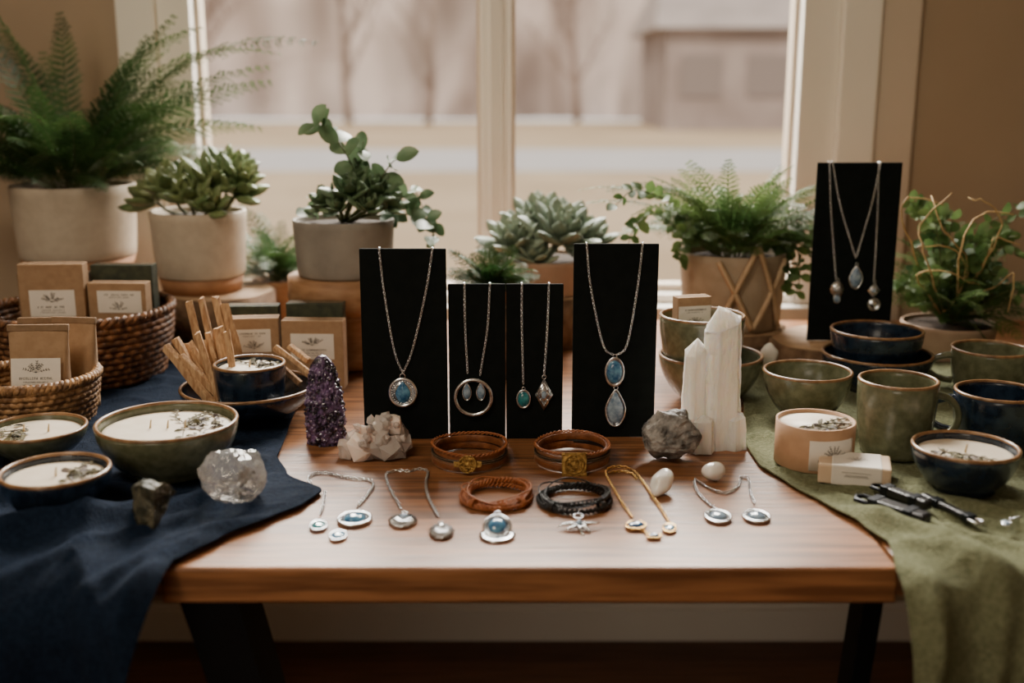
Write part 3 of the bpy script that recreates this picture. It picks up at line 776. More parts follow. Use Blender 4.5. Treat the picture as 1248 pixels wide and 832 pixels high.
def riser(label, cx, y, ztop, rpx, z0=TZ):
    p = W(cx, 300, y); c = Vector((p.x, y, z0)); r = S(rpx, Vector((p.x, y, ztop))); h = ztop-z0-.0005
    t = Thing('tree_slice_riser', label, 'wood riser', c, 'tree slice risers')
    fn = lambda a, i, z: 1+.035*sin(a*3+cx)+.02*sin(a*7+1)
    t.part(MB().add(lathe([(0, 0), (r, 0), (r*1.02, h*.5), (r, h-.002), (0, h-.002)], 64, fn), Matrix.Translation(c)), 'bark', m_bark)
    t.part(MB().add(lathe([(0, h-.002), (r*.96, h-.002), (r*.955, h), (0, h)], 64, fn), Matrix.Translation(c)), 'cut_top', m_slice)
    return t
# pot 1 fern
y = 2.02; zb = W(98, 331, y).z
riser('tall tree slice riser under the fern pot', 98, y, zb, 68, CZ)
B = Vector((W(98, 331, y).x, y, zb)); t = Thing('potted_fern', 'feathery green fern in a cream ceramic pot', 'plant', B)
sh = W(98, 312, y).z-zb
t.part(MB().add(lathe([(0, 0), (S(60, B), 0), (S(66, B), sh), (0, sh)], 64), Matrix.Translation(B)), 'saucer', m_terra)
P0 = B+Vector((0, 0, sh)); Hp = W(98, 224, y).z-P0.z
pot(t, P0, S(72, B), S(67, B), Hp, m_pot)
mf, ms = MB(), MB(); rnd = random.Random(11); top = P0+Vector((0, 0, Hp*.93))
for k in range(66):
    az = k*2.39996+rnd.uniform(-.3, .3); el = radians(rnd.uniform(30, 86)); L = rnd.uniform(.14, .29)
    frond(mf, ms, top+Vector((cos(az)*.04, sin(az)*.04, 0)), az, el, radians(rnd.uniform(20, 85)), L, rnd.uniform(.030, .042), rnd, 19, 6, rnd.uniform(-.4, .4), .40, .15, .15)
for az, el, dr, L in ((-.16, 56, 66, .56), (-.10, 64, 80, .50), (-.05, 42, 36, .42), (2.9, 55, 60, .32), (pi-.1, 30, 40, .26), (2.6, 75, 40, .34), (1.9, 80, 30, .34), (-.2, 62, 20, .37), (-.3, 25, 50, .30), (pi+.3, 40, 60, .30), (-.1, 38, 50, .38), (-.5, 55, 75, .36), (pi-.2, 66, 14, .38), (pi+.1, 78, 20, .38), (-.2, 50, 18, .35), (-.15, 72, 60, .40), (-.12, 48, 44, .44)):
    frond(mf, ms, top, az, radians(el), radians(dr), L, .040, rnd, 26, 7, 0, .38, .12, .15)
squash(mf); squash(ms)
t.part(mf, 'foliage', m_fern); t.part(ms, 'stems', m_stem)
# pot 2 succulent
y = 1.94; zb = W(247, 353, y).z
riser('wide tree slice riser under the succulent pot', 262, y, zb, 70, CZ)
B = Vector((W(247, 353, y).x, y, zb)); t = Thing('potted_succulent', 'bushy green succulent in a cream ceramic pot', 'plant', B)
sh = W(247, 335, y).z-zb
t.part(MB().add(lathe([(0, 0), (S(46, B), 0), (S(50, B), sh), (0, sh)], 64), Matrix.Translation(B)), 'saucer', m_terra)
P0 = B+Vector((0, 0, sh)); Hp = W(247, 256, y).z-P0.z
pot(t, P0, S(57, B), S(52, B), Hp, m_pot)
mf = MB(); ms = MB(); top = P0+Vector((0, 0, Hp*.9)); rnd = random.Random(5)
for dx, dy, h, r in ((-48, 0, 18, 46), (-24, -.02, 32, 46), (0, -.035, 22, 48), (24, -.01, 38, 50), (50, -.015, 28, 48), (38, .03, 50, 42), (-8, .03, 38, 42), (56, -.02, 44, 36), (22, -.045, 12, 40)):
    p = top+Vector((S(dx, B), dy, S(h, B)))
    ms.add(sweep(smoothpath([top+Vector((S(dx*.3, B), dy*.4, 0)), top+Vector((S(dx*.75, B), dy*.8, S(h*.4, B))), p], 4), .003, 6))
    rosette(mf, p, Vector((dx*.014, dy*8-.35, 1)), S(r, B), 14, rnd, .52, .26)
t.part(mf, 'leaves', m_succ); t.part(ms, 'stems', m_stem)
# pot 3 concrete w trailing leaves
y = 1.78; zb = W(421, 334, y).z
B = Vector((W(421, 334, y).x, y, TZ+.009)); hs = zb-B.z-.0005
t = Thing('plant_stand', 'carved round wooden stand under the concrete pot', 'plant stand', B)
rs = S(66, Vector((B.x, y, zb)))
t.part(MB().add(lathe([(0, 0), (rs*.9, 0), (rs*.92, hs*.12), (rs*.75, hs*.25), (rs*.72, hs*.5), (rs*.86, hs*.60), (0, hs*.60)], 64), Matrix.Translation(B)), 'pedestal', m_carved)
t.part(MB().add(lathe([(0, hs*.60), (rs*.86, hs*.60), (rs*.98, hs*.68), (rs*1.02, hs*.78), (rs*1.05, hs*.84), (rs*1.05, hs), (0, hs)], 96, lambda a, i, z: 1+(.05*abs(sin(a*9)) if 2 <= i <= 3 else 0)), Matrix.Translation(B)), 'scalloped_plate', m_carved)
B = Vector((B.x, y, zb)); t = Thing('potted_plant', 'trailing round-leaved plant in a grey concrete pot', 'plant', B)
Hp = W(421, 266, y).z-zb; pot(t, B, S(61, B), S(57, B), Hp, m_concrete)
mf = MB(); ms = MB(); rnd = random.Random(8); top = B+Vector((0, 0, Hp*.9))
def leafy(mf, ms, pts, n, Ls, rnd, leaf=leafp, wr=.74, r=.0016):
    P = smoothpath(pts, 8); ms.add(sweep(P, [r*(1-.6*i/len(P)) for i in range(len(P))], 5))
    Q = resample(P, sum((b-a).length for a, b in zip(P[:-1], P[1:]))/n)
    for i, q in enumerate(Q[1:]):
        d = (Q[min(i+2, len(Q)-1)]-Q[i]).normalized()
        for g2 in (-1, 1):
            s = d.cross(Vector((sin(i*1.4), -cos(i*1.4)*.6, .7))).normalized()*g2
            L = Ls*rnd.uniform(.75, 1.15)
            mf.add(leaf(L, L*wr, rnd.uniform(0, .3)), frame(q, s+d*.5+Vector((0, 0, rnd.uniform(-.1, .4))), Vector((rnd.uniform(-.5, .5), -1, .8))))
def PX(a, b, dy=0): return W(a, b, y+dy)
for pts, n, L in (([(440, 262), (438, 225), (420, 185), (400, 158), (383, 152)], 9, .036), ([(450, 262), (462, 225), (476, 200), (490, 190)], 6, .034),
                  ([(425, 262), (405, 245), (388, 245), (376, 258)], 4, .036), ([(450, 262), (475, 262), (510, 262), (528, 278), (520, 302)], 8, .032), ([(455, 262), (485, 245), (505, 232), (520, 268)], 7, .030),
                  ([(435, 262), (447, 240), (440, 205), (443, 172)], 7, .036)):
    leafy(mf, ms, [PX(a, b, rnd.uniform(-.03, .02)*(i > 0)) for i, (a, b) in enumerate(pts)], n, L, rnd)
for a, b, dy, r in ((402, 250, -.02, 34), (428, 240, -.03, 40), (455, 238, -.02, 42), (440, 222, .0, 36), (472, 252, -.02, 32), (415, 256, -.045, 26), (448, 256, -.05, 30)):
    p = W(a, b, y+dy); ms.add(sweep([top+(p-top)*.1, p], .003, 6)); rosette(mf, p, Vector(((a-435)*.02, -.5, 1)), S(r, p), 13, rnd, .58)
t.part(mf, 'leaves', m_jade); t.part(ms, 'stems', m_stem)
# small green plant behind
y = 2.06
B = Vector((W(334, 300, y).x, y, TZ+.006)); t = Thing('potted_fern', 'small fern in a dark pot by the window', 'plant', B)
pot(t, B, .045, .04, .09, m_carved); mf, ms = MB(), MB(); rnd = random.Random(3)
for k in range(44): frond(mf, ms, B+Vector((0, 0, .08)), k*2.4, radians(rnd.uniform(30, 88)), radians(rnd.uniform(30, 100)), rnd.uniform(.08, .175), .026, rnd, 16, 4)
squash(mf); squash(ms)
t.part(mf, 'foliage', m_fern); t.part(ms, 'stems', m_stem)
# echeveria
y = 1.95; zb = W(660, 355, y).z
riser('tree slice riser under the rosette succulent', 660, y, zb, 60)
B = Vector((W(662, 355, y).x, y, zb)); t = Thing('potted_succulent', 'grey-green rosette succulent in a blush clay pot', 'plant', B)
Hp = W(662, 312, y).z-zb; pot(t, B, S(62, B), S(52, B), Hp, m_pinkpot)
mf = MB(); rnd = random.Random(2); top = B+Vector((0, 0, Hp*.9))
for dx, dy, h, r in ((-30, -.02, 16, 54), (22, -.03, 24, 62), (-2, .02, 34, 56), (54, .0, 18, 42), (-8, -.05, 4, 38), (48, -.04, 4, 36), (-46, 0, 6, 36)):
    rosette(mf, top+Vector((S(dx, B), dy, S(h, B))), Vector((dx*.006, -.45, 1)), S(r, B), 26, rnd, .50)
t.part(mf, 'leaves', m_echev)
# low fern behind the short cards
y = 1.72; zb = W(600, 368, y).z
riser('tree slice riser under the low fern', 600, y, zb, 36)
B = Vector((W(600, 330, y).x, y, zb)); t = Thing('potted_fern', 'small low fern in a terracotta pot', 'plant', B)
pot(t, B, .036, .03, .022, m_terra); mf, ms = MB(), MB(); rnd = random.Random(31)
for k in range(46): frond(mf, ms, B+Vector((0, 0, .02)), k*2.4, radians(rnd.uniform(5, 70)), radians(rnd.uniform(10, 60)), rnd.uniform(.05, .095), .020, rnd, 14, 4)
t.part(mf, 'foliage', m_fern); t.part(ms, 'stems', m_stem)
# right fern with lattice pot
y = 1.87; zb = W(890, 395, y).z
riser('tree slice riser under the lattice planter', 897, y, zb, 66)
B = Vector((W(890, 395, y).x, y, zb)); t = Thing('potted_fern', 'large arching fern in a beige clay pot with wooden zigzag', 'plant', B)
Hp = W(890, 305, y).z-zb; Rt = S(64, B); Rb = S(58, B); pot(t, B, Rt, Rb, Hp, m_beige)
def onpot(a, k, out=.004):
    r = Rb+(Rt-Rb)*k**.9+out; return B+Vector((cos(a)*r, sin(a)*r, Hp*k))
def latt(a0, k0, a1, k1, r=.0052):
    t.part(MB().add(sweep([onpot(a0+(a1-a0)*i/8, k0+(k1-k0)*i/8, .005) for i in range(9)], r, 4)), 'zigzag_strip', m_zig, 'pale wooden zigzag strip')
c0 = -pi/2+.22
latt(c0-.66, .06, c0, 1.14); latt(c0+.66, .06, c0, 1.14); latt(c0-.36, .55, c0, .06); latt(c0+.36, .55, c0, .06); latt(c0-.66, .95, c0-.36, .55); latt(c0+.66, .95, c0+.36, .55)
mf, ms = MB(), MB(); rnd = random.Random(41); top = B+Vector((0, 0, Hp*.93))
for k in range(80):
    az = k*2.39996; el = radians(rnd.uniform(34, 85)); frond(mf, ms, top+Vector((cos(az)*.03, sin(az)*.03, 0)), az, el, radians(rnd.uniform(30, 90)), rnd.uniform(.10, .20), .026, rnd, 20, 5, rnd.uniform(-.4, .4), .38, .18, .16)
for az, el, dr, L in ((pi, 50, 65, .30), (pi+.15, 42, 55, .29), (pi-.1, 60, 80, .26), (pi+.4, 55, 80, .23), (pi, 35, 60, .21), (.1, 50, 90, .17), (-.3, 40, 90, .16), (0, 60, 110, .2)):
    frond(mf, ms, top, az, radians(el), radians(dr), L, .024, rnd, 28, 4)
for pts in ([(860, 300), (800, 262), (775, 275), (765, 300)], [(860, 300), (820, 250), (775, 232), (750, 250)], [(930, 300), (965, 290), (975, 330), (968, 365)], [(925, 300), (955, 300), (962, 345)],
            [(870, 300), (835, 290), (828, 320)], [(935, 300), (985, 280), (990, 320)], [(880, 300), (850, 270), (830, 290)], [(900, 300), (905, 275), (925, 268)]):
    leafy(mf, ms, [W(a, b, y-.03*(i > 0)-.05*(i > 1)) for i, (a, b) in enumerate(pts)], 13, .022, rnd)
squash(mf); squash(ms)
t.part(mf, 'foliage', m_fern2); t.part(ms, 'stems', m_stem)
# far right wiry plant
B = T(1153, 432, CZ); t = Thing('potted_plant', 'bushy fine-leaved plant with straw twigs in a beige pot', 'plant', B); y = B.y
Hp = W(1153, 392, y).z-B.z; pot(t, B, S(56, B), S(48, B), Hp, m_pinkpot)
mf, ms = MB(), MB(); rnd = random.Random(51); top = B+Vector((0, 0, Hp*.9))
for k in range(60):
    az = k*2.39996; el = radians(rnd.uniform(25, 85)); frond(mf, ms, top, az, el, radians(rnd.uniform(10, 90)), rnd.uniform(.10, .20), .024, rnd, 16, 4, rnd.uniform(-.5, .5))
for k in range(46):
    a = rnd.uniform(1098, 1242); b = rnd.uniform(245, 385)
    leafy(mf, ms, [top, W((a+1153)/2, (b+360)/2-20, y+rnd.uniform(-.05, .05)), W(a, b, y+rnd.uniform(-.06, .06))], 9, .022, rnd)
t.part(mf, 'foliage', m_fern2); t.part(ms, 'stems', m_stem)
for k, pts in enumerate(([(1160, 380), (1195, 330), (1220, 275), (1207, 248), (1180, 242)], [(1150, 380), (1176, 345), (1166, 305), (1118, 299)], [(1155, 380), (1210, 350), (1236, 333), (1228, 380)], [(1145, 380), (1117, 336), (1148, 331), (1192, 347)], [(1165, 380), (1172, 300), (1196, 262), (1236, 262)], [(1140, 380), (1114, 310), (1100, 258), (1112, 240), (1150, 250)], [(1160, 380), (1200, 320), (1212, 290), (1244, 300)], [(1150, 380), (1130, 320), (1122, 275), (1160, 236)], [(1158, 380), (1180, 320), (1150, 280), (1135, 240)])):
    rnd2 = random.Random(k); P = [W(a, b, y-(.07 if i else 0)+rnd2.uniform(-.03, .03)) for i, (a, b) in enumerate(pts)]
    P = [q+Vector((rnd2.uniform(-1, 1), rnd2.uniform(-1, 1), rnd2.uniform(-1, 1)))*.0022 for q in smoothpath(P, 4)]
    t.part(MB().add(sweep(P, [.0016*(1.1-.5*i/len(P)) for i in range(len(P))], 5)), 'twig', m_gold, 'bent straw-coloured twig')
# ---------------------------------------------------------------- crystals and stones
def rock(label, cx, by, wpx, hpx, material, z0, seed, name='stone', dep=.8, npts=26, cat='stone', bev=.06, cuts=5, gauss=.55):
    c = T(cx, by, z0); w = S(wpx, c)/2; h = S(hpx, c)/.95; rnd = random.Random(seed); pts = []
    for i in range(npts):
        v = Vector((rnd.gauss(0, 1), rnd.gauss(0, 1), rnd.gauss(0, 1))).normalized()
        v = Vector((v.x*w, v.y*w*dep, h/2+v.z*h*gauss)); v.z = max(0, min(h, v.z)); pts.append(v)
    vf = roughen(hull(pts), cuts, w*bev*2, 55, seed, 0)
    single(MB().add(vf, Matrix.Translation(c)), name, material, label, cat, c, smooth=False)
rock('rough dark moss-coloured stone on the navy cloth', 187, 638, 66, 52, m_dstone, CZ, 6, npts=16, bev=.10, gauss=.8)
rock('clear rough quartz chunk on the navy cloth', 286, 610, 82, 63, m_clear, CZ, 9, 'quartz_crystal', npts=70, cat='crystal', bev=.08, cuts=4)
rock('grey mineral chunk beside the white crystal tower', 817, 560, 72, 58, m_gstone, TZ+.0005, 15, 'mineral_chunk', npts=34, bev=.11)
def hexc(r, L, tip, rnd, flat=.9):
    v = []; rr = [r*rnd.uniform(.85, 1.12) for _ in range(6)]
    for k in range(6): a = k*pi/3; v.append((cos(a)*rr[k], sin(a)*rr[k]*flat, 0))
    for k in range(6): a = k*pi/3; v.append((cos(a)*rr[k]*.93, sin(a)*rr[k]*flat*.93, L*(1-tip)*rnd.uniform(.9, 1.06)))
    v.append((r*rnd.uniform(-.25, .25), r*rnd.uniform(-.2, .2), L))
    f = [(5,4,3,2,1,0)]+[(k, (k+1) % 6, 6+(k+1) % 6, 6+k) for k in range(6)]+[(6+k, 6+(k+1) % 6, 12) for k in range(6)]
    return v, f
c = T(456, 556, TZ+.0005); t = Thing('quartz_cluster', 'lumpy milky pinkish quartz cluster', 'crystal', c); rnd = random.Random(6)
w = S(47, c)
lumps = [(-.62, -.05, .22, .36), (-.30, -.18, .30, .42), (.05, -.25, .28, .40), (.40, -.20, .30, .40), (.70, -.02, .34, .34), (-.45, .10, .48, .32), (-.10, .0, .62, .38), (.22, .05, .80, .36), (.50, .05, .82, .34), (.70, .08, .62, .28), (-.15, -.25, .12, .30), (.25, -.30, .60, .24), (.58, -.18, .08, .26), (-.72, -.1, .10, .22), (.38, .0, 1.02, .22)]
core = MB(); pts_ = MB()
for i, (x, yv, z, r) in enumerate(lumps):
    P = []
    for k in range(16):
        v = Vector((rnd.gauss(0, 1), rnd.gauss(0, 1), rnd.gauss(0, 1))).normalized()*r*w*rnd.uniform(.85, 1.1); P.append(v)
    M = Matrix.Translation(c+Vector((x*w, yv*w, z*w)))
    (pts_ if i not in (1, 6, 8) else core).add(roughen(hull(P), 2, r*w*.10, 70, i), M)
for m_ in (core, pts_):
    for v in m_.v: v.z = max(v.z, c.z)
t.part(core, 'core', m_quartzb, smooth=False); t.part(pts_, 'crystals', m_quartz, smooth=False)
mb = MB()
for i in range(22):
    x, yv, z, r = rnd.choice(lumps[5:10]+lumps[:5]); d = Vector((rnd.uniform(-.7, .7), rnd.uniform(-1, 0), rnd.uniform(.2, 1))).normalized()
    mb.add(hexc(w*rnd.uniform(.08, .13), w*rnd.uniform(.16, .26), .45, rnd), zframe(c+Vector((x*w, yv*w, z*w))+d*r*w*.75, d))
for v in mb.v: v.z = max(v.z, c.z)
t.part(mb, 'points', m_quartz, smooth=False)
# amethyst
c = T(398, 538, TZ+.0005); t = Thing('amethyst_tower', 'upright dark purple amethyst with sparkling rough surface', 'crystal', c); rnd = random.Random(16)
h = W(398, 432, c.y).z-c.z; w = S(26, c)
n = 72; m = 80; v = []; f = []
def amr(k):
    if k < .45: return 1.0
    if k < .80: return 1-.30*((k-.45)/.35)
    return .70*sqrt(max(0, 1-((k-.80)/.20)**2))*.75+.70*.25*(1-(k-.80)/.20)+.01
for i in range(m+1):
    k = i/m
    for j in range(n):
        a = 2*pi*j/n; fac = 1-.08*abs(sin(a*2.5+.6)); p = Vector((cos(a)*1.4, sin(a)*1.4, k*5))
        cell = noise.voronoi(p*3.6)[0]; dd = min(.5, cell[1]-cell[0])
        rg = (.34*dd+.10*noise.noise(p*3))*(1 if k < .9 else .5)
        rr = w*amr(k)*(fac*.90+rg*.75-.03)
        v.append(c+Vector((cos(a)*rr-h*.016*(k**2), sin(a)*rr*.88, h*k)))
for i in range(m):
    for j in range(n): f.append((i*n+j, i*n+(j+1) % n, (i+1)*n+(j+1) % n, (i+1)*n+j))
f += [tuple(range(n-1, -1, -1)), tuple(m*n+j for j in range(n))]
t.part(MB().add((v, f)), 'point', m_amethyst, smooth=False)
mb = MB()
for i in range(110):
    a = rnd.uniform(0, 6.28); z = h*rnd.uniform(.02, .85); p = c+Vector((cos(a)*w*.88*amr(z/h), sin(a)*w*.78*amr(z/h), z)); mb.add(hexc(w*rnd.uniform(.05, .09), w*rnd.uniform(.08, .15), .5, rnd), zframe(p, Vector((cos(a), sin(a), rnd.uniform(0, .6)))))
for q in mb.v: q.z = max(q.z, c.z)
t.part(mb, 'druzy', m_amlight, 'small sparkling crystals', smooth=False)
# selenite tower: thick faceted point with a shorter one fused beside it
c = T(867, 545, TZ+.0005); t = Thing('selenite_tower', 'tall icy white selenite tower with a shorter fused point', 'crystal', c); rnd = random.Random(29)
def tower(px0, px1, topy, dy, tipx, tipf=.16, N=6, ph=.3, lean=0.):
    yy = c.y+dy; a = W(px0, 545, yy).x; b = W(px1, 545, yy).x; h = W((px0+px1)/2, topy, yy).z-c.z; r = (b-a)/2; cx_ = (a+b)/2
    off = [rnd.uniform(.90, 1.05) for _ in range(N)]; v = []; lv = [0, .16, .34, .52, .70, .84, 1-tipf]
    for k in lv:
        for j in range(N):
            q = 2*pi*j/N+ph; st_ = 1+rnd.uniform(-.03, .03)
            z = h*k
            if k == lv[-1]: z += h*tipf*.45*cos(q-ph*2)
            rr = r*(1.06-.22*k)*off[j]*st_
            v.append((cx_+cos(q)*rr+lean*r*k, yy+sin(q)*rr*.80, c.z+z))
    tx = cx_+(tipx+lean)*r
    v.append((tx, yy, c.z+h)); L = len(lv)
    f = [tuple(range(N-1, -1, -1))]
    for i in range(L-1):
        for j in range(N): f.append((i*N+j, i*N+(j+1) % N, (i+1)*N+(j+1) % N, (i+1)*N+j))
    for j in range(N): f.append(((L-1)*N+j, (L-1)*N+(j+1) % N, L*N))
    return roughen((v, f), 5, r*.07, 75, px0, c.z)
for a in ((848, 903, 373, .006, -.22, .13, 6, .25, -.03), (827, 859, 412, .0, .15, .11, 6, .5, -.02), (876, 909, 500, -.004, .1, .16, 6, .6), (836, 872, 505, -.016, .1, .2, 6, .1)):
    t.part(MB().add(tower(*a)), 'point', m_selen, smooth=False)
def pebble(label, cx, by, rx, ry, hz, rz, z0=TZ+.0005, tilt=0, m=m_pebble, s=3):
    c = T(cx, by, z0); mb = MB(); v, f = ellip(rx, ry, hz, 24, 16)
    v = [Vector(p)*(1+.22*noise.noise(Vector(p)*75+Vector((s, s, s)))) for p in v]
    M = Mt(Vector((0, 0, 0)), rz, 0, tilt); vv = [M @ p for p in v]; mn = min(p.z for p in vv)
    mb.add(([p+c-Vector((0, 0, mn)) for p in vv], f))
    single(mb, 'tumbled_stone', m, label, 'stone', c, group='white tumbled stones')
pebble('smooth white tumbled stone on the table', 806, 600, .019, .012, .010, 1.0, tilt=-.5)
pebble('smooth white tumbled stone near the crystal tower', 869, 585, .013, .011, .011, .3, s=8)
pebble('pale tumbled stone behind the green bowl', 937, 447, .014, .012, .018, .3, z0=TZ+.03, s=5)
# ---------------------------------------------------------------- display cards
def card(label, x0, x1, topy, boty, y, z0, group='jewelry display cards'):
    p = W(x0, boty, y); q = W(x1, topy, y); a = W(x0, (topy+boty)/2, y).x; b = W(x1, (topy+boty)/2, y).x
    B = Vector(((a+b)/2, y, z0)); t = Thing('display_card', label, 'display', B, group); h = q.z-z0; w = b-a
    t.part(MB().add(box(a, b, y, y+.004, z0, z0+h)), 'panel', m_card, smooth=False, bevel=.0008)
    v = [(B.x-w*.2, y+.004, z0+h*.7), (B.x+w*.2, y+.004, z0+h*.7), (B.x+w*.28, y+.055, z0), (B.x-w*.28, y+.055, z0)]
    v += [(x, yy+.002, z) for x, yy, z in v]
    t.part(MB().add((v, [(0,1,2,3), (7,6,5,4), (0,4,5,1), (1,5,6,2), (2,6,7,3), (3,7,4,0)])), 'easel_back', m_card, smooth=False)
ys = T(500, 535).y
zc = TZ+.0005
card('tall black display card with a silver necklace', 441, 545, 303, 536, ys, zc)
card('short black display card with a hoop necklace', 547, 616, 346, 535, ys+.004, zc)
card('short black display card with two drop pendants', 617, 686, 346, 535, ys+.001, zc)
card('tall black display card with a double stone necklace', 698, 800, 297, 532, ys+.008, zc)
yE = 1.75; zE = W(1041, 415, yE).z
riser('tree slice riser under the raised display card', 1028, yE+.02, zE, 80, CZ)
card('raised black display card with three silver necklaces', 990, 1092, 198, 415, yE, zE+.0005)
def PM(p, flat=False, rz=0):
    if flat: return Matrix.Translation(p) @ Matrix.Rotation(rz, 4, 'Z')
    return Matrix.Translation(p) @ VERT
def drop_outline(w, h, n=28):
    out = []
    for i in range(n):
        a = 2*pi*i/n; out.append((sin(a)*w*(1-.55*max(0, cos(a))**1.2), cos(a)*h))
    return out[::-1]
def dropstone(w, h):
    v, f = lathe([(1, 0), (.9, .14), (.65, .26), (.3, .33), (0, .35)], 28)
    oo = drop_outline(w, h); vv = []
    for i, p in enumerate(v):
        r = sqrt(p[0]**2+p[1]**2); q = oo[(i % 28)]; vv.append((q[0]*r, q[1]*r, p[2]*w*1.05+.0004))
    return vv, f
def pendant(t, M, kind, w, h, stone, metal=m_silver, bail=True):
    ms_ = MB(); st = MB(); Tr = Matrix.Translation
    if kind in ('round', 'oval', 'ringdrop'):
        tv, tf = torus(1, .13, 40, 8)
        ms_.add(([(x*w, y*h, z*w) for x, y, z in tv], tf), M)
        pv, pf = prism([(cos(a*pi/16)*w, sin(a*pi/16)*h) for a in range(32)], .0012)
        ms_.add((pv, pf), M @ Tr((0, 0, -.0003)))
        k = .68 if kind == 'round' else .84
        if kind != 'oval':
            for i in range(28):
                a = 2*pi*i/28; ms_.add(ellip(w*.07, w*.07, w*.07, 6, 4), M @ Tr((cos(a)*w*.83, sin(a)*h*.83, .0009)))
        if kind == 'ringdrop': st.add(dropstone(w*.58, h*.80), M @ Tr((0, 0, .0003)))
        else: st.add(ellip(w*k, h*k, w*.32, 24, 12), M @ Tr((0, 0, .0006)))
        top = h
    elif kind == 'drop':
        o = drop_outline(w, h); ms_.add(prism(o, .0016), M @ Tr((0, 0, -.0002)))
        ms_.add(sweep([(x, y, .0006) for x, y in o], w*.10, 6, closed=True), M)
        st.add(dropstone(w*.84, h*.86), M); top = h
    elif kind == 'diamond':
        for s_ in (1, .72, .45): ms_.add(sweep([(0, h*s_, 0), (w*s_, 0, 0), (0, -h*s_, 0), (-w*s_, 0, 0)], w*.07, 6, closed=True), M)
        ms_.add(prism([(0, h), (-w, 0), (0, -h), (w, 0)], .001), M @ Tr((0, 0, -.0006)))
        for a in ((-.5, .25), (.5, .25), (-.5, -.25), (.5, -.25)): ms_.add(ellip(w*.12, w*.12, w*.1, 8, 6), M @ Tr((a[0]*w*.8, a[1]*h*1.3, .0004)))
        st.add(ellip(w*.28, h*.25, w*.18), M @ Tr((0, 0, .0005))); top = h
    elif kind == 'shell':
        o = []
        for i in range(48):
            a = 2*pi*i/48; r = 1+.06*cos(a*12); o.append((cos(a)*w*r, sin(a)*h*r))
        ms_.add(prism(o, .0014), M)
        for i in range(13):
            a = radians(-90+(-75+150*i/12)); ms_.add(sweep([(0, h*.75, .001), (cos(a)*w*.45, h*.3+sin(a)*h*.5, .0018), (cos(a)*w*.9, sin(a)*h*.9, .0008)], w*.07, 5), M)
        st.add(ellip(w*.3, w*.3, w*.2), M @ Tr((0, h*.55, .0012))); top = h
    elif kind == 'star':
        for i, (a, L) in enumerate(((90, .55), (178, 1.0), (222, .8), (272, .95), (318, .8), (2, 1.0))):
            a = radians(a); q = .22*(1 if i % 2 else -1)
            ms_.add(sweep([(0, 0, .001), (cos(a)*w*.4*L, sin(a)*h*.4*L, .0016), (cos(a+q*.4)*w*.75*L, sin(a+q*.4)*h*.75*L, .0012), (cos(a+q)*w*L, sin(a+q)*h*L, .0004)], [w*.14, w*.085, w*.05, w*.022], 8), M)
        st.add(ellip(w*.18, w*.18, w*.18), M @ Tr((0, 0, .0018))); top = h*.5
    if bail:
        ms_.add(torus(w*.17+.0006, .0006, 14, 6), M @ Tr((0, top+w*.17+.0008, .0003)))
    t.part(ms_, 'setting', metal)
    if stone: t.part(st, 'stone', stone, 'polished stone')
def hang(label, y, chains, pend, step=.0036, metal=m_silver):
    p0 = W(pend[0][0], pend[0][1], y); t = Thing('necklace', label, 'necklace', p0)
    for pts in chains:
        P = smoothpath([W(a, b, y) for a, b in pts], 8)
        P = [P[0]+Vector((0, .006, -.012)), P[0]+Vector((0, .006, .0015)), P[0]+Vector((0, .0, .0018))]+P
        t.part(chain(P, step, w=.0014, wire=.00052), 'chain', metal)
    for (a, b, kind, w, h, st, bl) in pend:
        p = W(a, b, y-.0015); pendant(t, PM(p), kind, S(w, p), S(h, p), st, metal, bl)
    return t
yc = ys-.0018
hang('silver chain necklace with a blue teardrop in a ring', yc, [[(462, 304), (468, 355), (480, 425), (491, 455)], [(527, 304), (519, 355), (503, 425), (491, 455)]], [(491, 478, 'ringdrop', 16, 17, m_blue, True)])
t = hang('silver necklace with an open hoop and small drops', yc+.004, [[(566, 347), (567, 400), (570, 457)], [(597, 347), (594, 400), (585, 457)]], [(569, 477, 'drop', 5.5, 11, m_grey, True), (586, 477, 'drop', 5.5, 11, m_grey, True)])
p = W(577, 484, yc+.003); t.part(MB().add(torus(S(22, p), S(2.6, p), 48, 8), PM(p)), 'hoop', m_silver)
hang('silver chain with a teal drop pendant', yc+.001, [[(636, 347), (636, 400), (638, 470)]], [(638, 486, 'oval', 8, 11, m_teal, True)])
hang('silver chain with a diamond-shaped filigree pendant', yc+.001, [[(669, 347), (667, 400), (663, 458)]], [(663, 481, 'diamond', 11, 20, m_grey, True)])
hang('silver necklace with two stacked blue stone pendants', yc+.008, [[(715, 298), (720, 350), (735, 420), (749, 433)], [(783, 298), (777, 350), (764, 420), (750, 433)]], [(749, 453, 'oval', 11, 17, m_blue, True), (750, 497, 'drop', 12, 23, m_grey, True)])
yc = yE-.0018
hang('long silver chain with an ornate round pendant', yc, [[(1011, 199), (1013, 260), (1019, 342)]], [(1020, 352, 'shell', 8, 9, m_silver, True), (1020, 364, 'oval', 4, 5, m_grey, False)])
hang('silver necklace with a pale teardrop pendant', yc-.002, [[(1015, 199), (1024, 250), (1043, 315)], [(1073, 199), (1062, 250), (1043, 315)]], [(1043, 338, 'drop', 8, 14, m_grey, True)])
hang('silver chain with a twisted silver pendant', yc, [[(1071, 199), (1069, 270), (1065, 342)]], [(1065, 354, 'diamond', 8, 9, m_grey, True), (1065, 371, 'oval', 7, 7, None, False)])
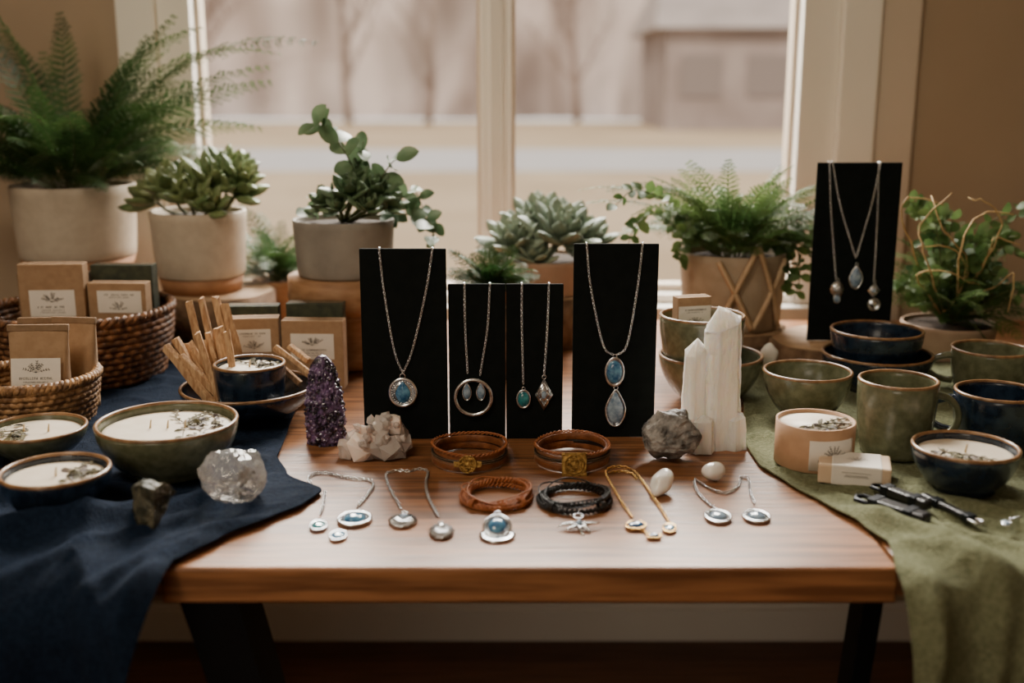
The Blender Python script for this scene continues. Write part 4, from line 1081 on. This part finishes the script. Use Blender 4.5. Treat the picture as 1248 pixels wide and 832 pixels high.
# ---------------------------------------------------------------- flat jewelry
def flatneck(label, chains, pend, metal=m_silver, step=.0042, w=.0017, cat='necklace', name='necklace', dz=.0018):
    p0 = T(pend[0][0], pend[0][1], TZ+.0005); t = Thing(name, label, cat, p0)
    for pts in chains:
        t.part(chain(smoothpath([T(a, b, TZ+dz) for a, b in pts], 10), step, w, .00058), 'chain', metal)
    for (a, b, kind, ww, hh, st, rz, bl) in pend:
        p = T(a, b, TZ+dz+.001); pendant(t, PM(p, True, rz), kind, S(ww, p), S(hh, p)*1.6, st, metal, bl)
    return t
flatneck('silver chain necklace with a round blue pendant', [[(380, 592), (376, 583), (384, 577), (398, 576), (413, 580), (430, 583), (446, 584), (455, 590), (448, 603), (435, 618)]], [(432, 632, 'round', 19, 13, m_blue, -.2, True)], w=.002)
flatneck('small silver drop earring with a blue stone', [[(396, 598), (394, 615), (390, 628)]], [(388, 640, 'oval', 10, 9, m_teal, .1, True)], name='earring', cat='earring')
flatneck('small silver stud earring with a blue stone', [], [(412, 652, 'oval', 10, 9, m_blue, 0, False)], name='earring', cat='earring')
flatneck('silver chain with a round engraved pendant', [[(498, 574), (484, 573), (471, 577), (473, 590), (481, 606), (489, 620)]], [(491, 634, 'shell', 17, 13, m_grey, 0, True)])
flatneck('silver chain with a scalloped shell pendant', [[(500, 574), (510, 571), (521, 574), (519, 588), (521, 603), (528, 618), (535, 630)]], [(538, 647, 'shell', 15, 14, m_silver, .1, True)], metal=m_dsilver)
flatneck('gold chain necklace set with small blue stones', [[(742, 570), (738, 576), (745, 590), (760, 615), (772, 632)], [(742, 570), (752, 568), (768, 571), (780, 582), (798, 608), (812, 630), (817, 640)], [(742, 576), (756, 574), (770, 577), (776, 584)], [(780, 645), (795, 652), (810, 650)]], [(775, 640, 'oval', 13, 7, m_dblue, .8, False), (797, 653, 'oval', 9, 4, m_dblue, 0, False), (816, 643, 'oval', 8, 8, m_blue, -.2, False)], metal=m_goldm)
flatneck('silver beaded chain with round silver pendants', [[(848, 583), (846, 590), (852, 602), (862, 612), (872, 620)], [(850, 586), (860, 592), (872, 598), (888, 600), (900, 592), (903, 582), (912, 583), (914, 598), (920, 615)]], [(875, 629, 'round', 15, 12, m_grey, 0, True), (922, 629, 'round', 15, 11, m_grey, 0, True)])
def wrap_bracelet(label, cx, cy, wpx, medal, seed):
    c = T(cx, cy, TZ+.0005); r = S(wpx/2, c); t = Thing('leather_bracelet', label, 'bracelet', c, 'leather wrap bracelets'); rnd = random.Random(seed)
    def band(rr, z, hh, tilt, ph, material):
        v = []; f = []; n = 96; pr = [(0, 0), (.0005, .0006), (.0005, hh-.0006), (0, hh), (-.0018, hh), (-.0022, hh-.0006), (-.0022, .0006), (-.0018, 0)]
        for i in range(n):
            a = 2*pi*i/n; zz = z+tilt*(1+sin(a+ph)); rw = rr*(1+.012*sin(2*a+ph*1.7))
            for (dr, dz) in pr: v.append(c+Vector(((rw+dr)*cos(a), (rw+dr)*sin(a), zz+dz)))
        m = len(pr)
        for i in range(n):
            for j in range(m): f.append((i*m+j, ((i+1) % n)*m+j, ((i+1) % n)*m+(j+1) % m, i*m+(j+1) % m))
        t.part(MB().add((v, f)), 'strap', material)
        for q in (.0012, hh-.0012):
            pts = [c+Vector(((rr*(1+.012*sin(2*a+ph*1.7))+.0007)*cos(a), (rr*(1+.012*sin(2*a+ph*1.7))+.0007)*sin(a), z+tilt*(1+sin(a+ph))+q)) for a in [2*pi*i/96 for i in range(96)]]
            t.part(MB().add(sweep(pts, .00035, 4, closed=True)), 'stitching', m_kraftd, 'stitching')
    band(r, .0006, .0098, .0006, 0, m_leather)
    band(r*.965, .0108, .0085, .0016, 2.0+seed, m_leather)
    band(r*1.005, .0085, .0048, .0016, 4.2+seed, m_bleather)
    for s in range(2):
        pts = []
        for i in range(360):
            a = 2*pi*i/360; ph = a*24+s*pi; rr = r*1.0
            pts.append(c+Vector(((rr+.0012*cos(ph))*cos(a), (rr+.0012*cos(ph))*sin(a), .0225+.0012*sin(a*2+seed)+.0012*sin(ph))))
        t.part(MB().add(sweep(pts, .0010, 5, closed=True)), 'braided_cord', m_orange, 'thin twisted leather cord')
    p = c+Vector((0, -r-.0045, .0125))
    M = Matrix.Translation(p) @ Matrix.Rotation(radians(-16), 4, 'X') @ VERT
    mb = MB()
    if medal == 'round':
        mb.add(prism([(cos(a*pi/14)*.0112, sin(a*pi/14)*.0108) for a in range(28)], .002), M); mb.add(torus(.0098, .0011, 28, 6), M @ Matrix.Translation((0, 0, .0012)))
        mb.add(torus(.0050, .0008, 20, 6), M @ Matrix.Translation((0, 0, .0014)))
        for i in range(8): a = i*pi/4; mb.add(ellip(.0013, .0013, .001, 6, 4), M @ Matrix.Translation((cos(a)*.0073, sin(a)*.0073, .0012)))
        for s in (-1, 1): mb.add(cbox(.007, .007, .002), M @ Matrix.Translation((s*.0130, 0, -.001)))
    else:
        s = .0148; mb.add(prism([(-s, -s*.95), (s, -s*.95), (s, s*.95), (-s, s*.95)], .0025), M)
        mb.add(torus(.0110, .0013, 28, 6), M @ Matrix.Translation((0, 0, .0015))); mb.add(torus(.005, .0010, 20, 6), M @ Matrix.Translation((0, 0, .0017)))
        for i in range(8): a = i*pi/4; mb.add(ellip(.0013, .0013, .001, 6, 4), M @ Matrix.Translation((cos(a)*.0078, sin(a)*.0078, .0014)))
        for a in ((-1, -1), (1, -1), (1, 1), (-1, 1)): mb.add(ellip(.0016, .0016, .0012, 8, 5), M @ Matrix.Translation((a[0]*s*.82, a[1]*s*.78, .0014)))
    t.part(mb, 'medallion', m_brass, 'round brass medallion' if medal == 'round' else 'square brass medallion', smooth=False, bevel=.0003)
wrap_bracelet('tan leather wrap bracelet with a round brass medallion', 572, 561, 90, 'round', 1)
wrap_bracelet('tan leather wrap bracelet with a square brass medallion', 697, 561, 90, 'square', 5)
def braid(label, cx, cy, wpx, material, seed):
    c = T(cx, cy, TZ+.0005); r = S(wpx/2, c)-.0040; t = Thing('braided_bracelet', label, 'bracelet', c, 'braided bracelets')
    for ring in range(2):
        rr = r*(1-.10*ring); z0 = .0038+.0036*ring; off = Vector((.002*ring, .004*ring, 0)); mb = MB()
        for s in range(3):
            pts = []
            for a in range(420):
                th = 2*pi*a/420; ph = th*15+s*2*pi/3; tl = .003*sin(th+seed)*ring
                pts.append(c+off+Vector(((rr+.0027*sin(ph))*cos(th), (rr+.0027*sin(ph))*sin(th), z0+.0018*sin(2*ph)+tl)))
            mb.add(sweep(pts, .00125, 6, closed=True))
        t.part(mb, 'braid', material)
    for q in range(2):
        pts = []
        for a in range(120):
            th = 2*pi*a/120; pts.append(c+Vector(((r*(1.02-.1*q))*cos(th)+.003*q, (r*(1.0-.08*q))*sin(th)+.002, .0112+.004*sin(th*2+seed+q*2))))
        t.part(MB().add(sweep(pts, .0009, 6, closed=True)), 'cord', material)
    for a in (-2.3, -.75):
        p = c+Vector((cos(a)*r*.98, sin(a)*r*.98, .006)); d = Vector((-sin(a), cos(a), 0))
        kb = MB()
        for q in (-1, 0, 1): kb.add(torus(.0048, .0011, 18, 6), zframe(p+d*q*.0020, d))
        for v in kb.v: v.z = max(v.z, c.z+.0003)
        t.part(kb, 'knot', material, 'wrapped cord knot')
    return t, c, r
t, c, r = braid('orange braided leather bracelet with a round blue charm', 605, 608, 92, m_orange, 1)
p = T(606, 641, TZ+.007); pendant(t, Matrix.Translation(p) @ Matrix.Rotation(.45, 4, 'X'), 'round', S(16, p), S(17, p), m_blue, m_silver, True)
p = T(606, 653, TZ+.0010); t.part(MB().add(lathe([(0, 0), (S(22, p), 0), (S(22, p), .0018), (S(17, p), .0030), (S(14, p), .0016), (0, .0012)], 40), Matrix.Translation(p)), 'disc', m_silver, 'flat silver disc')
t, c, r = braid('black braided leather bracelet with a starfish charm', 700, 612, 94, m_bleather, 2)
p = T(706, 640, TZ+.004); pendant(t, Matrix.Translation(p) @ Matrix.Rotation(.25, 4, 'X'), 'star', S(28, p), S(26, p), m_grey, m_silver, True)
def fob(label, a, b, w, ring, hh=.007):
    p0 = T(*a, CZ+.002); p1 = T(*b, CZ+.002); d = (p1-p0); L = d.length; d.normalize(); t = Thing('key_fob', label, 'key fob', p0)
    fr_ = Matrix.Translation(p0) @ Matrix.Rotation(atan2(d.y, d.x), 4, 'Z')
    t.part(MB().add(box(0, L, -w/2, w/2, 0, hh), fr_), 'strap', m_bleather, smooth=False, bevel=.003)
    t.part(MB().add(box(L*.62, L*.78, -w*.56, w*.56, -.0005, hh+.0008), fr_), 'keeper_loop', m_blackmetal, smooth=False, bevel=.001)
    t.part(MB().add(box(-w*.1, L*.14, -w*.54, w*.54, -.0005, hh+.0006), fr_), 'end_cap', m_blackmetal, smooth=False, bevel=.001)
    q = w*.62; o = [(-q*1.5, -q*.75), (-q*.1, -q*.75), (q*.25, 0), (-q*.1, q*.75), (-q*1.5, q*.75), (-q*1.9, 0)]
    t.part(MB().add(sweep([(x, y, hh*.5) for x, y in o], w*.15, 8, closed=True), fr_), 'clasp', ring, 'metal clasp')
fob('thick black leather key clip with a dark metal loop', (1064, 618), (1130, 640), .018, m_blackmetal, .012)
fob('slim black key clip with a steel clasp', (1184, 636), (1124, 607), .011, m_dsilver)
fob('slim black leather key clip beside another', (1078, 602), (1132, 622), .014, m_blackmetal, .011)
flatneck('silver chain charm on the green cloth', [[(1222, 640), (1234, 632), (1248, 629)]], [(1226, 637, 'oval', 5, 5, m_grey, 0, False)], dz=.018)
# ---------------------------------------------------------------- light
w = bpy.data.worlds.new('World'); bpy.context.scene.world = w; w.use_nodes = True
bg = w.node_tree.nodes['Background']; bg.inputs[0].default_value = (.94, .90, .85, 1); bg.inputs[1].default_value = 1.6
def area(name, loc, tgt, sx, sy, e, col):
    l = bpy.data.lights.new(name, 'AREA'); l.shape = 'RECTANGLE'; l.size = sx; l.size_y = sy; l.energy = e; l.color = col
    o = bpy.data.objects.new(name, l); COL.objects.link(o); o.location = loc
    o.rotation_euler = (Vector(tgt)-Vector(loc)).to_track_quat('-Z', 'Y').to_euler()
area('window_daylight', (0, 3.3, 2.35), (0, 1.3, .8), 1.8, .9, 320, (1, .94, .84))
area('high_fill', (-.9, .3, 2.45), (-.1, 1.3, .75), .6, .6, 19, (1, .86, .66))  # added warm fill from high on the left, not a real fixture
area('front_fill', (-.8, -2.2, 1.45), (0, 1.6, .6), 1.4, 1.0, 17, (1, .87, .68))  # added unseen fill behind the camera, brightens fronts and the space under the table
s = bpy.data.lights.new('sun', 'SUN'); s.energy = 3.0; s.angle = radians(8); s.color = (1, .90, .76)
o = bpy.data.objects.new('sun', s); COL.objects.link(o); o.rotation_euler = Vector((.35, 1, -.75)).to_track_quat('-Z', 'Y').to_euler(); o.location = (0, 0, 6)
# ---------------------------------------------------------------- camera
cd = bpy.data.cameras.new('camera'); cam = bpy.data.objects.new('camera', cd); COL.objects.link(cam)
cam.location = (0, 0, CAMZ); cam.rotation_euler = (pi/2-PITCH, 0, 0)
cd.sensor_width = 36; cd.lens = F/1248*36; cd.clip_start = .02; cd.clip_end = 300
cd.dof.use_dof = True; cd.dof.focus_distance = 1.42; cd.dof.aperture_fstop = 2.3
bpy.context.scene.camera = cam
